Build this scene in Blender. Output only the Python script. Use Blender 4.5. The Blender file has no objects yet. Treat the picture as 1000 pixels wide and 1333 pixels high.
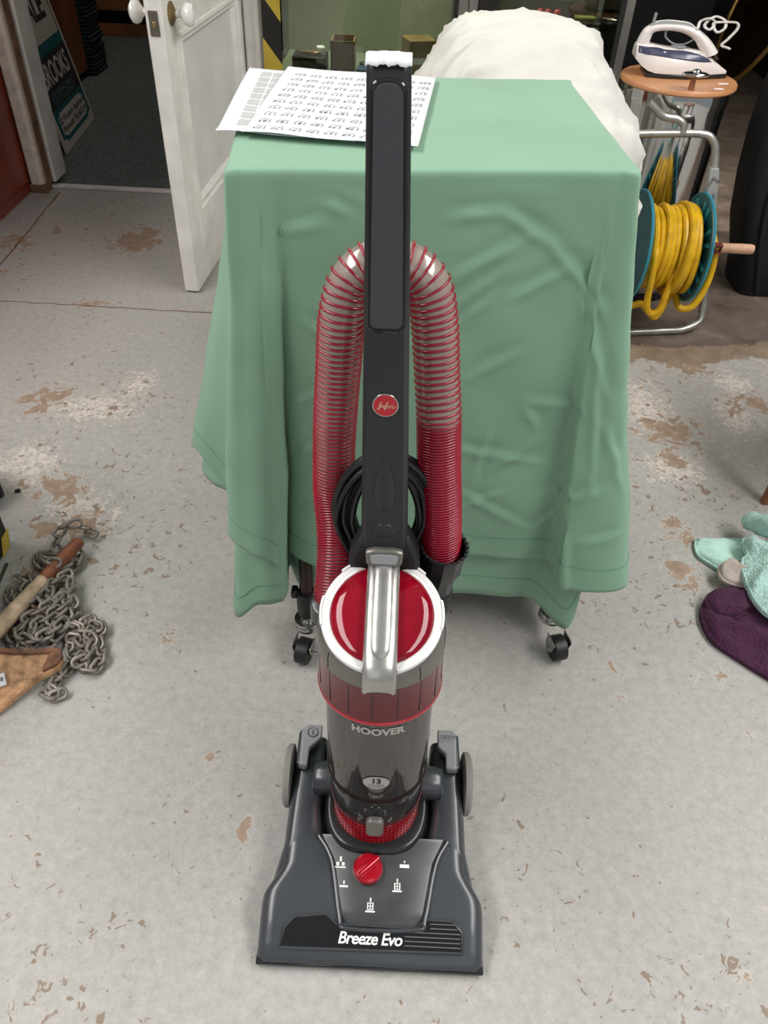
import bpy, bmesh, math, random
from math import sin, cos, pi, radians, sqrt, atan2
from mathutils import Vector, Matrix, noise

rnd = random.Random(11)
S = bpy.context.scene
COL = S.collection

def C(h):
    h = h.lstrip('#')
    out = []
    for i in (0, 2, 4):
        c = int(h[i:i+2], 16) / 255
        out.append(c / 12.92 if c <= .04045 else ((c + .055) / 1.055) ** 2.4)
    return (out[0], out[1], out[2], 1)

# ------------------------------------------------------------------ camera
cam = bpy.data.cameras.new('camera')
cam.sensor_fit = 'VERTICAL'
cam.sensor_height = 24.0
cam.lens = 18.0045                      # 1000 px over 1333 px of height
cam.clip_start = .02
camo = bpy.data.objects.new('camera', cam)
COL.objects.link(camo)
camo.matrix_world = Matrix(((0.998762, -0.049735, 0.0, 0.0),
                            (0.033358, 0.669881, -0.741719, 0.0),
                            (0.036889, 0.740801, 0.670711, 1.22),
                            (0, 0, 0, 1)))
S.camera = camo

# ------------------------------------------------------------------ world and lamps
w = bpy.data.worlds.new('daylight'); S.world = w
w.use_nodes = True
wb = w.node_tree.nodes['Background']
wb.inputs[0].default_value = (0.93, 0.97, 1.0, 1)
wb.inputs[1].default_value = 0.27

def area(name, loc, target, sx, sy, power, col=(1, 1, 1)):
    l = bpy.data.lights.new(name, 'AREA')
    l.shape = 'RECTANGLE'; l.size = sx; l.size_y = sy; l.energy = power; l.color = col
    o = bpy.data.objects.new(name, l); COL.objects.link(o)
    o.location = loc
    d = Vector(target) - Vector(loc)
    o.rotation_euler = d.to_track_quat('-Z', 'Y').to_euler()
    return o
area('roof_light', (2.35, .7, 3.2), (1.0, .7, 0), 4.2, .9, 122, (1, .985, .96))
area('roof_light', (-2.3, .7, 3.2), (-1.0, .7, 0), 4.2, .9, 122, (1, .985, .96))
area('back_room_fill', (-1.5, 5.2, 2.5), (-1.5, 5.0, 0), .6, .6, 7, (1, .93, .84))  # added fill to lift the dark back room, not a known fitting
area('door_light', (1.2, -2.6, 2.0), (0.2, 1.0, .5), 2.6, 2.0, 9, (.95, .98, 1))

S.view_settings.view_transform = 'Standard'
S.view_settings.look = 'None'
S.view_settings.gamma = 1
S.view_settings.use_curve_mapping = False
S.view_settings.exposure = 0.14

# ------------------------------------------------------------------ materials
MATS = {}
def mat(name, col, rough=.5, metal=0, var=.06, scale=8, bump=0, bscale=60, trans=0, coat=0, emis=None, ior=None, alpha=None, spec=None, aniso=None, sheen=0):
    """procedural principled material: noise varies colour and roughness, second noise gives relief"""
    m = bpy.data.materials.new(name); m.use_nodes = True
    nt = m.node_tree; N = nt.nodes; L = nt.links
    b = N['Principled BSDF']
    col = C(col) if isinstance(col, str) else col
    tc = N.new('ShaderNodeTexCoord')
    n1 = N.new('ShaderNodeTexNoise'); n1.inputs['Scale'].default_value = scale; n1.inputs['Detail'].default_value = 5
    L.new(tc.outputs['Object'], n1.inputs['Vector'])
    cr = N.new('ShaderNodeValToRGB')
    lo = tuple(max(0, c * (1 - var * 2)) for c in col[:3]) + (1,)
    hi = tuple(min(1, c * (1 + var * 2)) for c in col[:3]) + (1,)
    cr.color_ramp.elements[0].color = lo; cr.color_ramp.elements[0].position = .3
    cr.color_ramp.elements[1].color = hi; cr.color_ramp.elements[1].position = .7
    L.new(n1.outputs['Fac'], cr.inputs['Fac'])
    L.new(cr.outputs['Color'], b.inputs['Base Color'])
    mr = N.new('ShaderNodeMapRange')
    mr.inputs['To Min'].default_value = max(0, rough * .85); mr.inputs['To Max'].default_value = min(1, rough * 1.15)
    L.new(n1.outputs['Fac'], mr.inputs['Value']); L.new(mr.outputs['Result'], b.inputs['Roughness'])
    b.inputs['Metallic'].default_value = metal
    if trans: b.inputs['Transmission Weight'].default_value = trans
    if coat: b.inputs['Coat Weight'].default_value = coat; b.inputs['Coat Roughness'].default_value = .05
    if ior: b.inputs['IOR'].default_value = ior
    if spec is not None: b.inputs['Specular IOR Level'].default_value = spec
    if alpha is not None: b.inputs['Alpha'].default_value = alpha
    if sheen: b.inputs['Sheen Weight'].default_value = sheen
    if bump:
        n2 = N.new('ShaderNodeTexNoise'); n2.inputs['Scale'].default_value = bscale; n2.inputs['Detail'].default_value = 6
        L.new(tc.outputs['Object'], n2.inputs['Vector'])
        bp = N.new('ShaderNodeBump'); bp.inputs['Strength'].default_value = bump; bp.inputs['Distance'].default_value = .01
        L.new(n2.outputs['Fac'], bp.inputs['Height']); L.new(bp.outputs['Normal'], b.inputs['Normal'])
    MATS[name] = m
    return m

def glassy(name, col, gloss=.12, rough=.03, solid=None, solid_amt=0.0):
    """thin see-through sheet: tinted transparency, mirror gloss, an optional share of solid colour"""
    m = bpy.data.materials.new(name); m.use_nodes = True
    nt = m.node_tree; N = nt.nodes; L = nt.links
    N.remove(N['Principled BSDF']); out = N['Material Output']
    t = N.new('ShaderNodeBsdfTransparent'); t.inputs[0].default_value = C(col)
    g = N.new('ShaderNodeBsdfGlossy'); g.inputs['Roughness'].default_value = rough; g.inputs[0].default_value = (.9, .9, .9, 1)
    fr = N.new('ShaderNodeFresnel'); fr.inputs['IOR'].default_value = 1.45
    ad = N.new('ShaderNodeMath'); ad.operation = 'MULTIPLY_ADD'; ad.inputs[1].default_value = .9; ad.inputs[2].default_value = gloss * .3
    ad.use_clamp = True
    L.new(fr.outputs[0], ad.inputs[0])
    base = t
    if solid:
        d = N.new('ShaderNodeBsdfPrincipled'); d.inputs['Base Color'].default_value = C(solid); d.inputs['Roughness'].default_value = .35
        tc = N.new('ShaderNodeTexCoord'); nz = N.new('ShaderNodeTexNoise'); nz.inputs['Scale'].default_value = 25
        L.new(tc.outputs['Object'], nz.inputs['Vector'])
        mp = N.new('ShaderNodeMapRange'); mp.inputs['To Min'].default_value = solid_amt * .8; mp.inputs['To Max'].default_value = min(1, solid_amt * 1.2)
        L.new(nz.outputs['Fac'], mp.inputs['Value'])
        mx = N.new('ShaderNodeMixShader')
        L.new(mp.outputs['Result'], mx.inputs[0]); L.new(t.outputs[0], mx.inputs[1]); L.new(d.outputs[0], mx.inputs[2])
        base = mx
    m2 = N.new('ShaderNodeMixShader')
    L.new(ad.outputs[0], m2.inputs[0]); L.new(base.outputs[0], m2.inputs[1]); L.new(g.outputs[0], m2.inputs[2])
    L.new(m2.outputs[0], out.inputs['Surface'])
    MATS[name] = m
    return m

M = MATS
mat('grey_plastic', '#3c3f43', .30, var=.04, coat=.25, bump=.01, bscale=250)
mat('panel_grey', '#404141', .30, var=.08, scale=30, coat=.1)
mat('light_grey_plastic', '#8f9091', .38, var=.04)
mat('black_plastic', '#1b1c1e', .28, var=.05, coat=.15)
mat('black_matte', '#17181a', .55, var=.06)
mat('handle_black', '#25272a', .36, var=.04)
mat('grip_rubber', '#3a3c40', .62, var=.03, bump=.15, bscale=900)
mat('gloss_black', '#141312', .08, var=.05, coat=.5)
mat('silver_paint', '#b3b1ad', .30, metal=.75, var=.03, scale=40)
mat('silver_band', '#7d7973', .36, metal=.55, var=.03, scale=40)
mat('white_silver', '#e6e5e2', .30, metal=.15, var=.02)
mat('red_dome', (.23, .002, .012, 1), .045, metal=0, var=.12, scale=14, spec=.4)
mat('red_clear', '#5c0d1a', .18, metal=.1, var=.08, coat=.6)
mat('red_rib', (.30, .004, .022, 1), .22, var=.05, coat=.4)
mat('red_bright', (.50, .005, .02, 1), .18, metal=.35, var=.06, coat=.8)
mat('shroud', '#2d1413', .4, var=.12, scale=25)
mat('filter_grey', '#a89f95', .5, var=.08)
mat('wheel_grey', '#8f8a84', .55, var=.05)
mat('white_print', '#e9e9e6', .5, var=.01)
mat('grey_print', '#b9b5b0', .35, metal=.4, var=.01)
mat('black_print', '#2a2a2c', .6, var=.02)
mat('gold_print', '#d8b9a0', .35, metal=.5, var=.02)
mat('cord_black', '#131415', .42, var=.05)
mat('paper', '#e6e6ea', .7, var=.01)
mat('paper_grey', '#b4b5b3', .7, var=.02)
mat('ink', '#3c3c44', .8, var=.05)
mat('cloth', '#7fa489', .82, var=.035, scale=5, bump=.10, bscale=16, sheen=.15)
mat('cloth_under', '#7da287', .82, var=.04, scale=5, bump=.10, bscale=20, sheen=.15)
mat('stitch', '#5c9174', .85, var=.05)
mat('sheet', '#d0ccc5', .85, var=.03, scale=3, bump=.35, bscale=9)
mat('white_paint', '#e4e0da', .38, var=.05, scale=12, bump=.05, bscale=40)
mat('door_face', '#d9d8d4', .4, var=.04, scale=6, bump=.05, bscale=40)
mat('worn_paint', '#d8cbbf', .5, var=.09, scale=25, bump=.1, bscale=50)
mat('raw_wood', '#7a5b44', .7, var=.2, scale=18)
mat('ceramic', '#eceae6', .08, var=.01, coat=.6)
mat('old_brass', '#a08a62', .32, metal=.9, var=.12, scale=40)
mat('dull_metal', '#7d7468', .42, metal=.85, var=.15, scale=50)
mat('mahogany', '#7a3320', .35, var=.16, scale=4, coat=.25)
mat('brown_board', '#8a5530', .5, var=.10, scale=5)
mat('brown_drawer', '#94603a', .45, var=.12, scale=4)
mat('dark_gap', '#0c0b0b', .7)
mat('carpet', '#626a67', .95, var=.22, scale=60, bump=.5, bscale=220)
mat('dark_teal', '#16222a', .6, var=.15)
mat('pale_edge', '#56707c', .6, var=.2, scale=30)
mat('plaster', '#a7a091', .8, var=.06)
mat('dark_wall', '#4e4740', .85, var=.12, scale=3)
mat('cabinet_back', '#868678', .7, var=.08, scale=4)
mat('cabinet_base', '#83897c', .3, var=.05)
mat('aluminium', '#a9a7a2', .32, metal=.85, var=.04, scale=30)
mat('dark_seal', '#171716', .6)
mat('tape_yellow', '#c9ab3c', .45, var=.07)
mat('tape_black', '#1d1916', .45, var=.05)
mat('tube_grey', '#a4a19b', .33, metal=.7, var=.08, scale=40)
mat('grey_bracket', '#8b8c89', .45, var=.06)
mat('teal_reel', '#2f8a9c', .35, var=.06, coat=.1)
mat('teal_dark', '#2a6570', .4, var=.08)
mat('hose_yellow', '#d9a90f', .38, var=.10, scale=25)
mat('wood_grip', '#c79c7c', .55, var=.08, scale=30)
mat('rust_red', '#7d3a28', .7, var=.25, scale=60)
mat('chrome', '#c9cac9', .08, metal=1, var=.02)
mat('zinc', '#b7b6b0', .22, metal=.95, var=.05, scale=60)
mat('rubber_black', '#151517', .45, var=.08)
mat('leg_brown', '#33231f', .35, metal=.3, var=.12)
mat('orange_wood', '#c48a5e', .38, var=.05, scale=10, coat=.15)
mat('chain_steel', '#8d857d', .48, metal=.55, var=.16, scale=45, bump=.15, bscale=160)
mat('chain_rust', '#75503c', .6, metal=.4, var=.2, scale=45)
mat('old_handle', '#d3b79a', .7, var=.22, scale=35, bump=.35, bscale=90)
mat('handle_end', '#8f563c', .6, var=.2, scale=35)
mat('rust', '#b08763', .8, var=.30, scale=45, bump=.5, bscale=130)
mat('rust_dark', '#6d4a34', .8, var=.3, scale=45, bump=.5, bscale=130)
mat('towel_teal', '#bfe2d9', .95, var=.06, scale=90, bump=1.0, bscale=190, sheen=.1)
mat('towel_teal_smooth', '#bfe3d6', .9, var=.04, scale=40, bump=.3, bscale=200, sheen=.2)
mat('towel_purple', '#4a1c3e', .95, var=.15, scale=120, bump=1.0, bscale=190, sheen=.03)
mat('towel_beige', '#b7a9a0', .9, var=.05, scale=40, bump=.2, bscale=120)
mat('furniture_wood', '#8d5a3a', .45, var=.15, scale=12)
mat('iron_white', '#e3dbd6', .28, var=.02, coat=.2)
mat('iron_blue', '#3e4058', .25, var=.05, coat=.3)
mat('cord_white', '#cfcbc5', .75, var=.14, scale=220)
mat('brass_dark', '#5b421f', .38, metal=.85, var=.25, scale=6)
mat('brass_rim', '#d0a860', .30, metal=.7, var=.1, scale=20)
mat('cardboard', '#8a6a50', .75, var=.06)
mat('gold_card', '#80683a', .5, var=.15, scale=12)
mat('box_blue', '#27466e', .5, var=.08)
mat('bag_black', '#0d0d0f', .6, var=.2, scale=12, bump=.2, bscale=60)
mat('jewel_red', '#b03038', .3, var=.2, scale=90)
mat('olive_card', '#7d7a3c', .6, var=.1)
mat('sign_white', '#cfc9be', .5, var=.05)
mat('sign_teal', '#17636a', .5, var=.04)
mat('copper_pipe', '#a06a4c', .35, metal=.5, var=.1)
glassy('bin_smoke', '#938880', .25, .05, '#5d534d', .22)
glassy('clear_hose', '#cdb9ac', .15, .12, '#c2aea2', .62)
glassy('cabinet_glass', '#c3cabf', .10, .01)
glassy('window_strip', '#b0aaa4', .5, .06)

# ------------------------------------------------------------------ mesh helpers
class MB:
    """collects shapes; obj() links them as ONE mesh object"""
    def __init__(self): self.v = []; self.f = []; self.mi = []
    def add(self, vs, fs, mi=0):
        o = len(self.v); self.v += [tuple(p) for p in vs]
        self.f += [tuple(i + o for i in q) for q in fs]; self.mi += [mi] * len(fs); return self
    def loft(self, rings, cap0=True, cap1=True, closed=True, mi=0, loop=False):
        n = len(rings[0]); vs = [p for r in rings for p in r]; fs = []
        m = len(rings)
        for i in range(m if loop else m - 1):
            a = i * n; b = ((i + 1) % m) * n
            for j in range(n if closed else n - 1):
                k = (j + 1) % n
                fs.append((a + j, a + k, b + k, b + j))
        if cap0 and not loop: fs.append(tuple(range(n - 1, -1, -1)))
        if cap1 and not loop: fs.append(tuple((m - 1) * n + j for j in range(n)))
        return self.add(vs, fs, mi)
    def box(self, c, s, mi=0, rz=0, M4=None):
        x, y, z = (k / 2 for k in s)
        pts = [Vector((a * x, b * y, d * z)) for d in (-1, 1) for a, b in ((-1, -1), (1, -1), (1, 1), (-1, 1))]
        R = Matrix.Rotation(rz, 3, 'Z') if M4 is None else M4
        pts = [R @ p + Vector(c) for p in pts]
        return self.add(pts, [(3, 2, 1, 0), (4, 5, 6, 7), (0, 1, 5, 4), (1, 2, 6, 5), (2, 3, 7, 6), (3, 0, 4, 7)], mi)
    def tube(self, path, r, seg=10, loop=False, mi=0, cap=True, flat=1.0):
        P = [Vector(p) for p in path]; n = len(P); rings = []; prev = None
        for i in range(n):
            if loop: t = P[(i + 1) % n] - P[i - 1]
            else: t = P[min(i + 1, n - 1)] - P[max(i - 1, 0)]
            t.normalize()
            if prev is None:
                a = Vector((0, 0, 1)) if abs(t.z) < .9 else Vector((1, 0, 0))
                u = t.cross(a).normalized()
            else:
                u = (prev - t * prev.dot(t)).normalized()
            prev = u; vv = t.cross(u)
            rr = r[i] if isinstance(r, (list, tuple)) else r
            rings.append([P[i] + u * rr * cos(2 * pi * k / seg) + vv * rr * flat * sin(2 * pi * k / seg) for k in range(seg)])
        return self.loft(rings, cap, cap, True, mi, loop)
    def lathe(self, prof, c=(0, 0, 0), seg=32, axis='Z', mi=0, cap=True, fn=None):
        rings = []
        for r, h in prof:
            ring = []
            for k in range(seg):
                a = 2 * pi * k / seg; u, v = r * cos(a), r * sin(a)
                p = (u, v, h) if axis == 'Z' else ((h, u, v) if axis == 'X' else (v, h, u))
                p = (p[0] + c[0], p[1] + c[1], p[2] + c[2])
                ring.append(fn(p) if fn else p)
            rings.append(ring)
        return self.loft(rings, cap, cap, True, mi)
    def prism(self, poly, fn, w0, w1, mi=0):
        """2-D outline carried by fn(u, v, w), from w0 to w1"""
        return self.loft([[fn(u, v, w0) for u, v in poly], [fn(u, v, w1) for u, v in poly]], True, True, True, mi)
    def grid(self, fn, nu, nv, mi=0):
        vs = [fn(i / nu, j / nv) for j in range(nv + 1) for i in range(nu + 1)]
        fs = [(j * (nu + 1) + i, j * (nu + 1) + i + 1, (j + 1) * (nu + 1) + i + 1, (j + 1) * (nu + 1) + i) for j in range(nv) for i in range(nu)]
        return self.add(vs, fs, mi)
    def sphere(self, c, r, seg=16, rings=10, mi=0, fn=None):
        rx, ry, rz = r if isinstance(r, (tuple, list)) else (r, r, r)
        R = []
        for j in range(rings + 1):
            a = -pi / 2 + pi * j / rings
            rr = max(cos(a), .002)
            ring = [(c[0] + rx * rr * cos(2 * pi * k / seg), c[1] + ry * rr * sin(2 * pi * k / seg), c[2] + rz * sin(a)) for k in range(seg)]
            R.append([fn(p) for p in ring] if fn else ring)
        return self.loft(R, True, True, True, mi)
    def obj(self, name, mats, parent=None, bevel=0, sub=0, solid=0, sharp=35, smooth=True, segs=2, fn=None, soff=-1):
        off = origin_of(parent)
        vs = [Vector(fn(p) if fn else p) - off for p in self.v]
        me = bpy.data.meshes.new(name); me.from_pydata(vs, [], self.f)
        if not isinstance(mats, (list, tuple)): mats = [mats]
        for m in mats: me.materials.append(MATS[m])
        me.polygons.foreach_set('material_index', self.mi)
        bm = bmesh.new(); bm.from_mesh(me); bmesh.ops.recalc_face_normals(bm, faces=bm.faces); bm.to_mesh(me); bm.free()
        if smooth:
            me.polygons.foreach_set('use_smooth', [True] * len(me.polygons))
            me.set_sharp_from_angle(angle=radians(sharp))
        o = bpy.data.objects.new(name, me); COL.objects.link(o)
        if parent: o.parent = parent
        if solid:
            s = o.modifiers.new('thickness', 'SOLIDIFY'); s.thickness = solid; s.offset = soff
        if bevel:
            b = o.modifiers.new('bevel', 'BEVEL'); b.width = bevel; b.segments = segs; b.limit_method = 'ANGLE'; b.angle_limit = radians(40); b.harden_normals = False
        if sub:
            s = o.modifiers.new('sub', 'SUBSURF'); s.levels = sub; s.render_levels = sub
        return o

def origin_of(o):
    v = Vector((0, 0, 0))
    while o: v += o.location; o = o.parent
    return v
def tag(o, label, cat, group=None, kind=None):
    if label: o['label'] = label
    if cat: o['category'] = cat
    if group: o['group'] = group
    if kind: o['kind'] = kind
    return o
def thing(name, label, cat, loc, group=None):
    o = bpy.data.objects.new(name, None); COL.objects.link(o); o.location = loc; o.empty_display_size = .05
    return tag(o, label, cat, group)
def struct(o): o['kind'] = 'structure'; return o
def lab(o, s): o['label'] = s; return o

def rounded(w, h, r, n=5, cx=0, cy=0):
    pts = []
    for (sx, sy, a0) in ((1, 1, 0), (-1, 1, 90), (-1, -1, 180), (1, -1, 270)):
        for k in range(n + 1):
            a = radians(a0 + 90 * k / n)
            pts.append((cx + sx * (w / 2 - r) + r * cos(a), cy + sy * (h / 2 - r) + r * sin(a)))
    return pts
def smooth_path(pts, per=8, loop=False):
    P = [Vector(p) for p in pts]; n = len(P); out = []
    rng = n if loop else n - 1
    for i in range(rng):
        if loop: a, b, c, d = P[i - 1], P[i], P[(i + 1) % n], P[(i + 2) % n]
        else: a, b, c, d = P[max(i - 1, 0)], P[i], P[i + 1], P[min(i + 2, n - 1)]
        for k in range(per):
            t = k / per
            out.append(.5 * ((2 * b) + (c - a) * t + (2 * a - 5 * b + 4 * c - d) * t * t + (3 * b - a - 3 * c + d) * t ** 3))
    if not loop: out.append(P[-1])
    return out
def interp(tab, x):
    if x <= tab[0][0]: return tab[0][1]
    for (a, b), (c, d) in zip(tab, tab[1:]):
        if x <= c: return b + (d - b) * (x - a) / (c - a)
    return tab[-1][1]
def sstep(a, b, x):
    t = min(1, max(0, (x - a) / (b - a))); return t * t * (3 - 2 * t)

TXT = {}
def text_geo(s, size, bold=0, shear=0, align='CENTER', res=3, spacing=1.0):
    key = (s, size, bold, shear, align, res, spacing)
    if key in TXT: return TXT[key]
    cu = bpy.data.curves.new('t', 'FONT'); cu.body = s; cu.size = size; cu.offset = bold; cu.shear = shear
    cu.align_x = align; cu.align_y = 'CENTER'; cu.resolution_u = res; cu.space_character = spacing
    o = bpy.data.objects.new('t', cu); COL.objects.link(o)
    dg = bpy.context.evaluated_depsgraph_get()
    me = o.evaluated_get(dg).to_mesh()
    g = ([tuple(v.co) for v in me.vertices], [tuple(p.vertices) for p in me.polygons])
    o.evaluated_get(dg).to_mesh_clear()
    bpy.data.objects.remove(o); bpy.data.curves.remove(cu)
    TXT[key] = g
    return g
def put_text(mb, s, size, fn, bold=0, shear=0, align='CENTER', mi=0, spacing=1.0, res=3):
    vs, fs = text_geo(s, size, bold, shear, align, res, spacing)
    mb.add([fn(v[0], v[1]) for v in vs], fs, mi)

# ================================================================== THE SETTING
def floor_material():
    m = bpy.data.materials.new('painted_concrete'); m.use_nodes = True
    nt = m.node_tree; N = nt.nodes; L = nt.links; b = N['Principled BSDF']
    tc = N.new('ShaderNodeTexCoord')
    def noise_(scale, detail=6, rough=.55, dist=0, vec=None):
        n = N.new('ShaderNodeTexNoise'); n.inputs['Scale'].default_value = scale; n.inputs['Detail'].default_value = detail
        n.inputs['Roughness'].default_value = rough; n.inputs['Distortion'].default_value = dist
        L.new(vec or tc.outputs['Object'], n.inputs['Vector']); return n.outputs['Fac']
    def ramp(fac, stops):
        r = N.new('ShaderNodeValToRGB'); e = r.color_ramp.elements
        while len(e) < len(stops): e.new(.5)
        for k, (p, c) in enumerate(stops): e[k].position = p; e[k].color = c
        L.new(fac, r.inputs['Fac']); return r.outputs['Color']
    def math_(op, a, bb=None, clamp=False):
        n = N.new('ShaderNodeMath'); n.operation = op; n.use_clamp = clamp
        for k, x in enumerate((a, bb)):
            if x is None: continue
            if isinstance(x, (int, float)): n.inputs[k].default_value = x
            else: L.new(x, n.inputs[k])
        return n.outputs[0]
    def mix(fac, a, bb):
        n = N.new('ShaderNodeMix'); n.data_type = 'RGBA'
        L.new(fac, n.inputs['Factor'])
        for k, x in ((6, a), (7, bb)):
            if isinstance(x, tuple): n.inputs[k].default_value = x
            else: L.new(x, n.inputs[k])
        return n.outputs[2]
    W_, K_ = (1, 1, 1, 1), (0, 0, 0, 1)
    at = N.new('ShaderNodeAttribute'); at.attribute_name = 'wear'
    sp = N.new('ShaderNodeSeparateColor'); L.new(at.outputs['Color'], sp.inputs[0])
    chip, scuff, brown = sp.outputs[0], sp.outputs[1], sp.outputs[2]
    base = ramp(noise_(1.4, 5), [(.3, C('#a2a2a1')), (.7, C('#b3aea7'))])
    fine = ramp(noise_(55, 10, .85), [(.36, C('#8b8782')), (.64, C('#c6c0b8'))])
    n0 = N.new('ShaderNodeMix'); n0.data_type = 'RGBA'; n0.inputs['Factor'].default_value = .48
    L.new(base, n0.inputs[6]); L.new(fine, n0.inputs[7]); col = n0.outputs[2]
    # small grit marks all over
    grit = ramp(noise_(85, 3, .6), [(.62, K_), (.70, (.65, .65, .65, 1))])
    gm = math_('MULTIPLY', grit, ramp(noise_(5, 4), [(.42, (.12, .12, .12, 1)), (.62, W_)]))
    col = mix(gm, col, C('#8b8178'))
    # pale scuffing
    sc = math_('ADD', math_('MULTIPLY', scuff, .21), math_('MULTIPLY', noise_(62, 9, .8, .8), .95))
    scm = ramp(sc, [(.63, K_), (.70, (.75, .75, .75, 1))])
    col = mix(scm, col, C('#e2d5c8'))
    # chipped paint down to the tan screed
    wide = math_('MULTIPLY', noise_(21, 10, .72, .8), 1.25)
    ch = math_('ADD', math_('MULTIPLY', chip, .31), wide)
    chm = ramp(ch, [(.862, K_), (.875, W_)])
    tan = ramp(noise_(40, 6), [(.3, C('#8f7a68')), (.7, C('#ad957f'))])
    edge = ramp(ch, [(.82, K_), (.855, (.55, .55, .55, 1)), (.89, K_)])
    col = mix(edge, col, C('#d6ccc2'))
    col = mix(chm, col, tan)
    # small stray flecks
    fl = ramp(math_('ADD', noise_(46, 4, .55, 1.0), math_('MULTIPLY', noise_(2.1, 3), .42)), [(.872, K_), (.888, W_)])
    col = mix(fl, col, C('#8a7868'))
    # bare brown slab at the back right
    br = math_('ADD', brown, math_('MULTIPLY', math_('SUBTRACT', noise_(7, 7, .7), .5), .9))
    col = mix(ramp(br, [(.17, K_), (.20, W_)]), col, ramp(noise_(14, 6), [(.3, C('#7d6b59')), (.7, C('#9a8772'))]))
    brm = ramp(br, [(.49, K_), (.52, W_)])
    bcol = ramp(noise_(9, 7, .65), [(.32, C('#54483f')), (.55, C('#6f6156')), (.70, C('#84766a')), (.74, C('#a39c96'))])
    col = mix(brm, col, bcol)
    L.new(col, b.inputs['Base Color'])
    rr = N.new('ShaderNodeMapRange'); rr.inputs['To Min'].default_value = .42; rr.inputs['To Max'].default_value = .72
    L.new(noise_(9, 5), rr.inputs['Value']); L.new(rr.outputs[0], b.inputs['Roughness'])
    hgt = math_('SUBTRACT', math_('MULTIPLY', noise_(60, 8, .7), .5), math_('MULTIPLY', chm, .5))
    bp = N.new('ShaderNodeBump'); bp.inputs['Strength'].default_value = .35; bp.inputs['Distance'].default_value = .004
    L.new(hgt, bp.inputs['Height']); L.new(bp.outputs[0], b.inputs['Normal'])
    MATS['floor'] = m
floor_material()

BLOBS = [(-0.985, 2.80, 0.095, 0.10, 'B'), (-0.95, 2.87, 0.05, 0.06, 'B'), (-1.302, 2.861, 0.03, 0.06, 'b'), (-1.203, 2.874, 0.028, 0.043, 'b'), (-1.416, 2.74, 0.07, 0.10, 'b'), (-0.791, 2.816, 0.023, 0.042, 'b'),
 (-0.949, 1.759, 0.083, 0.068, 'b'), (-0.939, 1.704, 0.04, 0.043, 'b'), (-0.992, 2.298, 0.098, 0.032, 'b'), (-0.784, 1.377, 0.081, 0.071, 'b'), (-0.678, 1.251, 0.06, 0.051, 'b'),
 (-0.745, 1.102, 0.04, 0.04, 'b'), (-0.545, 1.008, 0.015, 0.024, 'b'), (-0.415, 0.943, 0.027, 0.023, 'b'), (-0.196, 0.563, 0.012, 0.05, 'b'), (-0.273, 0.687, 0.011, 0.02, 'b'),
 (-0.742, 1.233, 0.068, 0.03, 'b'), (0.769, 1.742, 0.097, 0.094, 'b'), (0.756, 1.605, 0.062, 0.047, 'b'), (0.792, 1.412, 0.027, 0.011, 'b'), (0.698, 1.337, 0.037, 0.069, 'b'),
 (0.66, 0.92, 0.021, 0.019, 'b'), (0.672, 1.199, 0.044, 0.061, 'b'), (0.552, 0.386, 0.02, 0.02, 'b'), (1.005, 1.893, 0.069, 0.058, 'b'), (1.063, 1.898, 0.034, 0.083, 'b'),
 (0.919, 2.073, 0.097, 0.046, 'b'), (0.466, 0.926, 0.012, 0.023, 'b'), (0.462, 0.864, 0.022, 0.009, 'b'),
 (0.729, 1.85, 0.10, 0.17, 'w'), (1.026, 1.997, 0.083, 0.089, 'w'), (0.976, 1.833, 0.067, 0.121, 'w'), (0.748, 1.572, 0.102, 0.083, 'w'), (-0.715, 1.838, 0.053, 0.101, 'w'),
 (-0.808, 1.715, 0.15, 0.09, 'w'), (-0.621, 1.294, 0.008, 0.053, 'w'), (-0.717, 1.313, 0.09, 0.09, 'w'), (-0.9, 1.45, 0.12, 0.12, 'w')]

def build_floor():
    x0, x1, y0, y1, st = -3.0, 3.0, -3.0, 6.7, .04
    # coarse far field and a fine grid where the wear is drawn; joints between the cast slabs are cut grooves
    xs = sorted(set([-3.0, -2.4, -1.8] + [round(-1.6 + i * .02, 4) for i in range(151)] + [1.6, 2.0, 2.6, 3.0]))
    ys = sorted(set([-3.0, -1.5, -.5] + [round(.2 + i * .02, 4) for i in range(161)] + [3.6, 4.2, 5.0, 6.0, 6.7]))
    vs = [(x, y, 0) for y in ys for x in xs]; nx = len(xs)
    fs = [(j * nx + i, j * nx + i + 1, (j + 1) * nx + i + 1, (j + 1) * nx + i) for j in range(len(ys) - 1) for i in range(nx - 1)]
    mb = MB(); mb.add(vs, fs)
    o = mb.obj('floor', 'floor', smooth=False)
    me = o.data
    at = me.color_attributes.new('wear', 'FLOAT_COLOR', 'POINT')
    buf = []
    for v in me.vertices:
        x, y, _ = v.co; r = g = 0.0
        for (cx, cy, rx, ry, k) in BLOBS:
            dx = (x - cx) / rx; dy = (y - cy) / ry
            if abs(dx) > 2 or abs(dy) > 2: continue
            q = max(0, 1.25 - .75 * sqrt(dx * dx + dy * dy))
            if k == 'b': r = max(r, min(1, q))
            elif k == 'B': r = max(r, min(1.35, q * 1.4))
            else: g = max(g, min(1, q))
        # right-hand part is more worn
        g = max(g, .42 * sstep(.45, .8, x) * sstep(1.3, 1.7, y), .40 * sstep(-.45, -.75, x) * sstep(1.2, 1.4, y) * sstep(2.0, 1.75, y))
        r = max(r, .30 * sstep(.5, .75, x) * sstep(.9, 1.5, y), .14 * sstep(.45, .7, x), .16 * sstep(-.4, -.7, x), .26 * sstep(-1.1, -1.3, x) * sstep(2.2, 2.5, y) * sstep(2.95, 2.8, y))
        bl = sstep(2.02, 2.42, y + .03 * sin(x * 9)) * sstep(.35, .6, x)
        if y > 4: bl = 1 if x > .3 else bl
        buf += [r, g, bl, 1]
    at.data.foreach_set('color', buf)
    return struct(o)
floor = build_floor()

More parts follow.
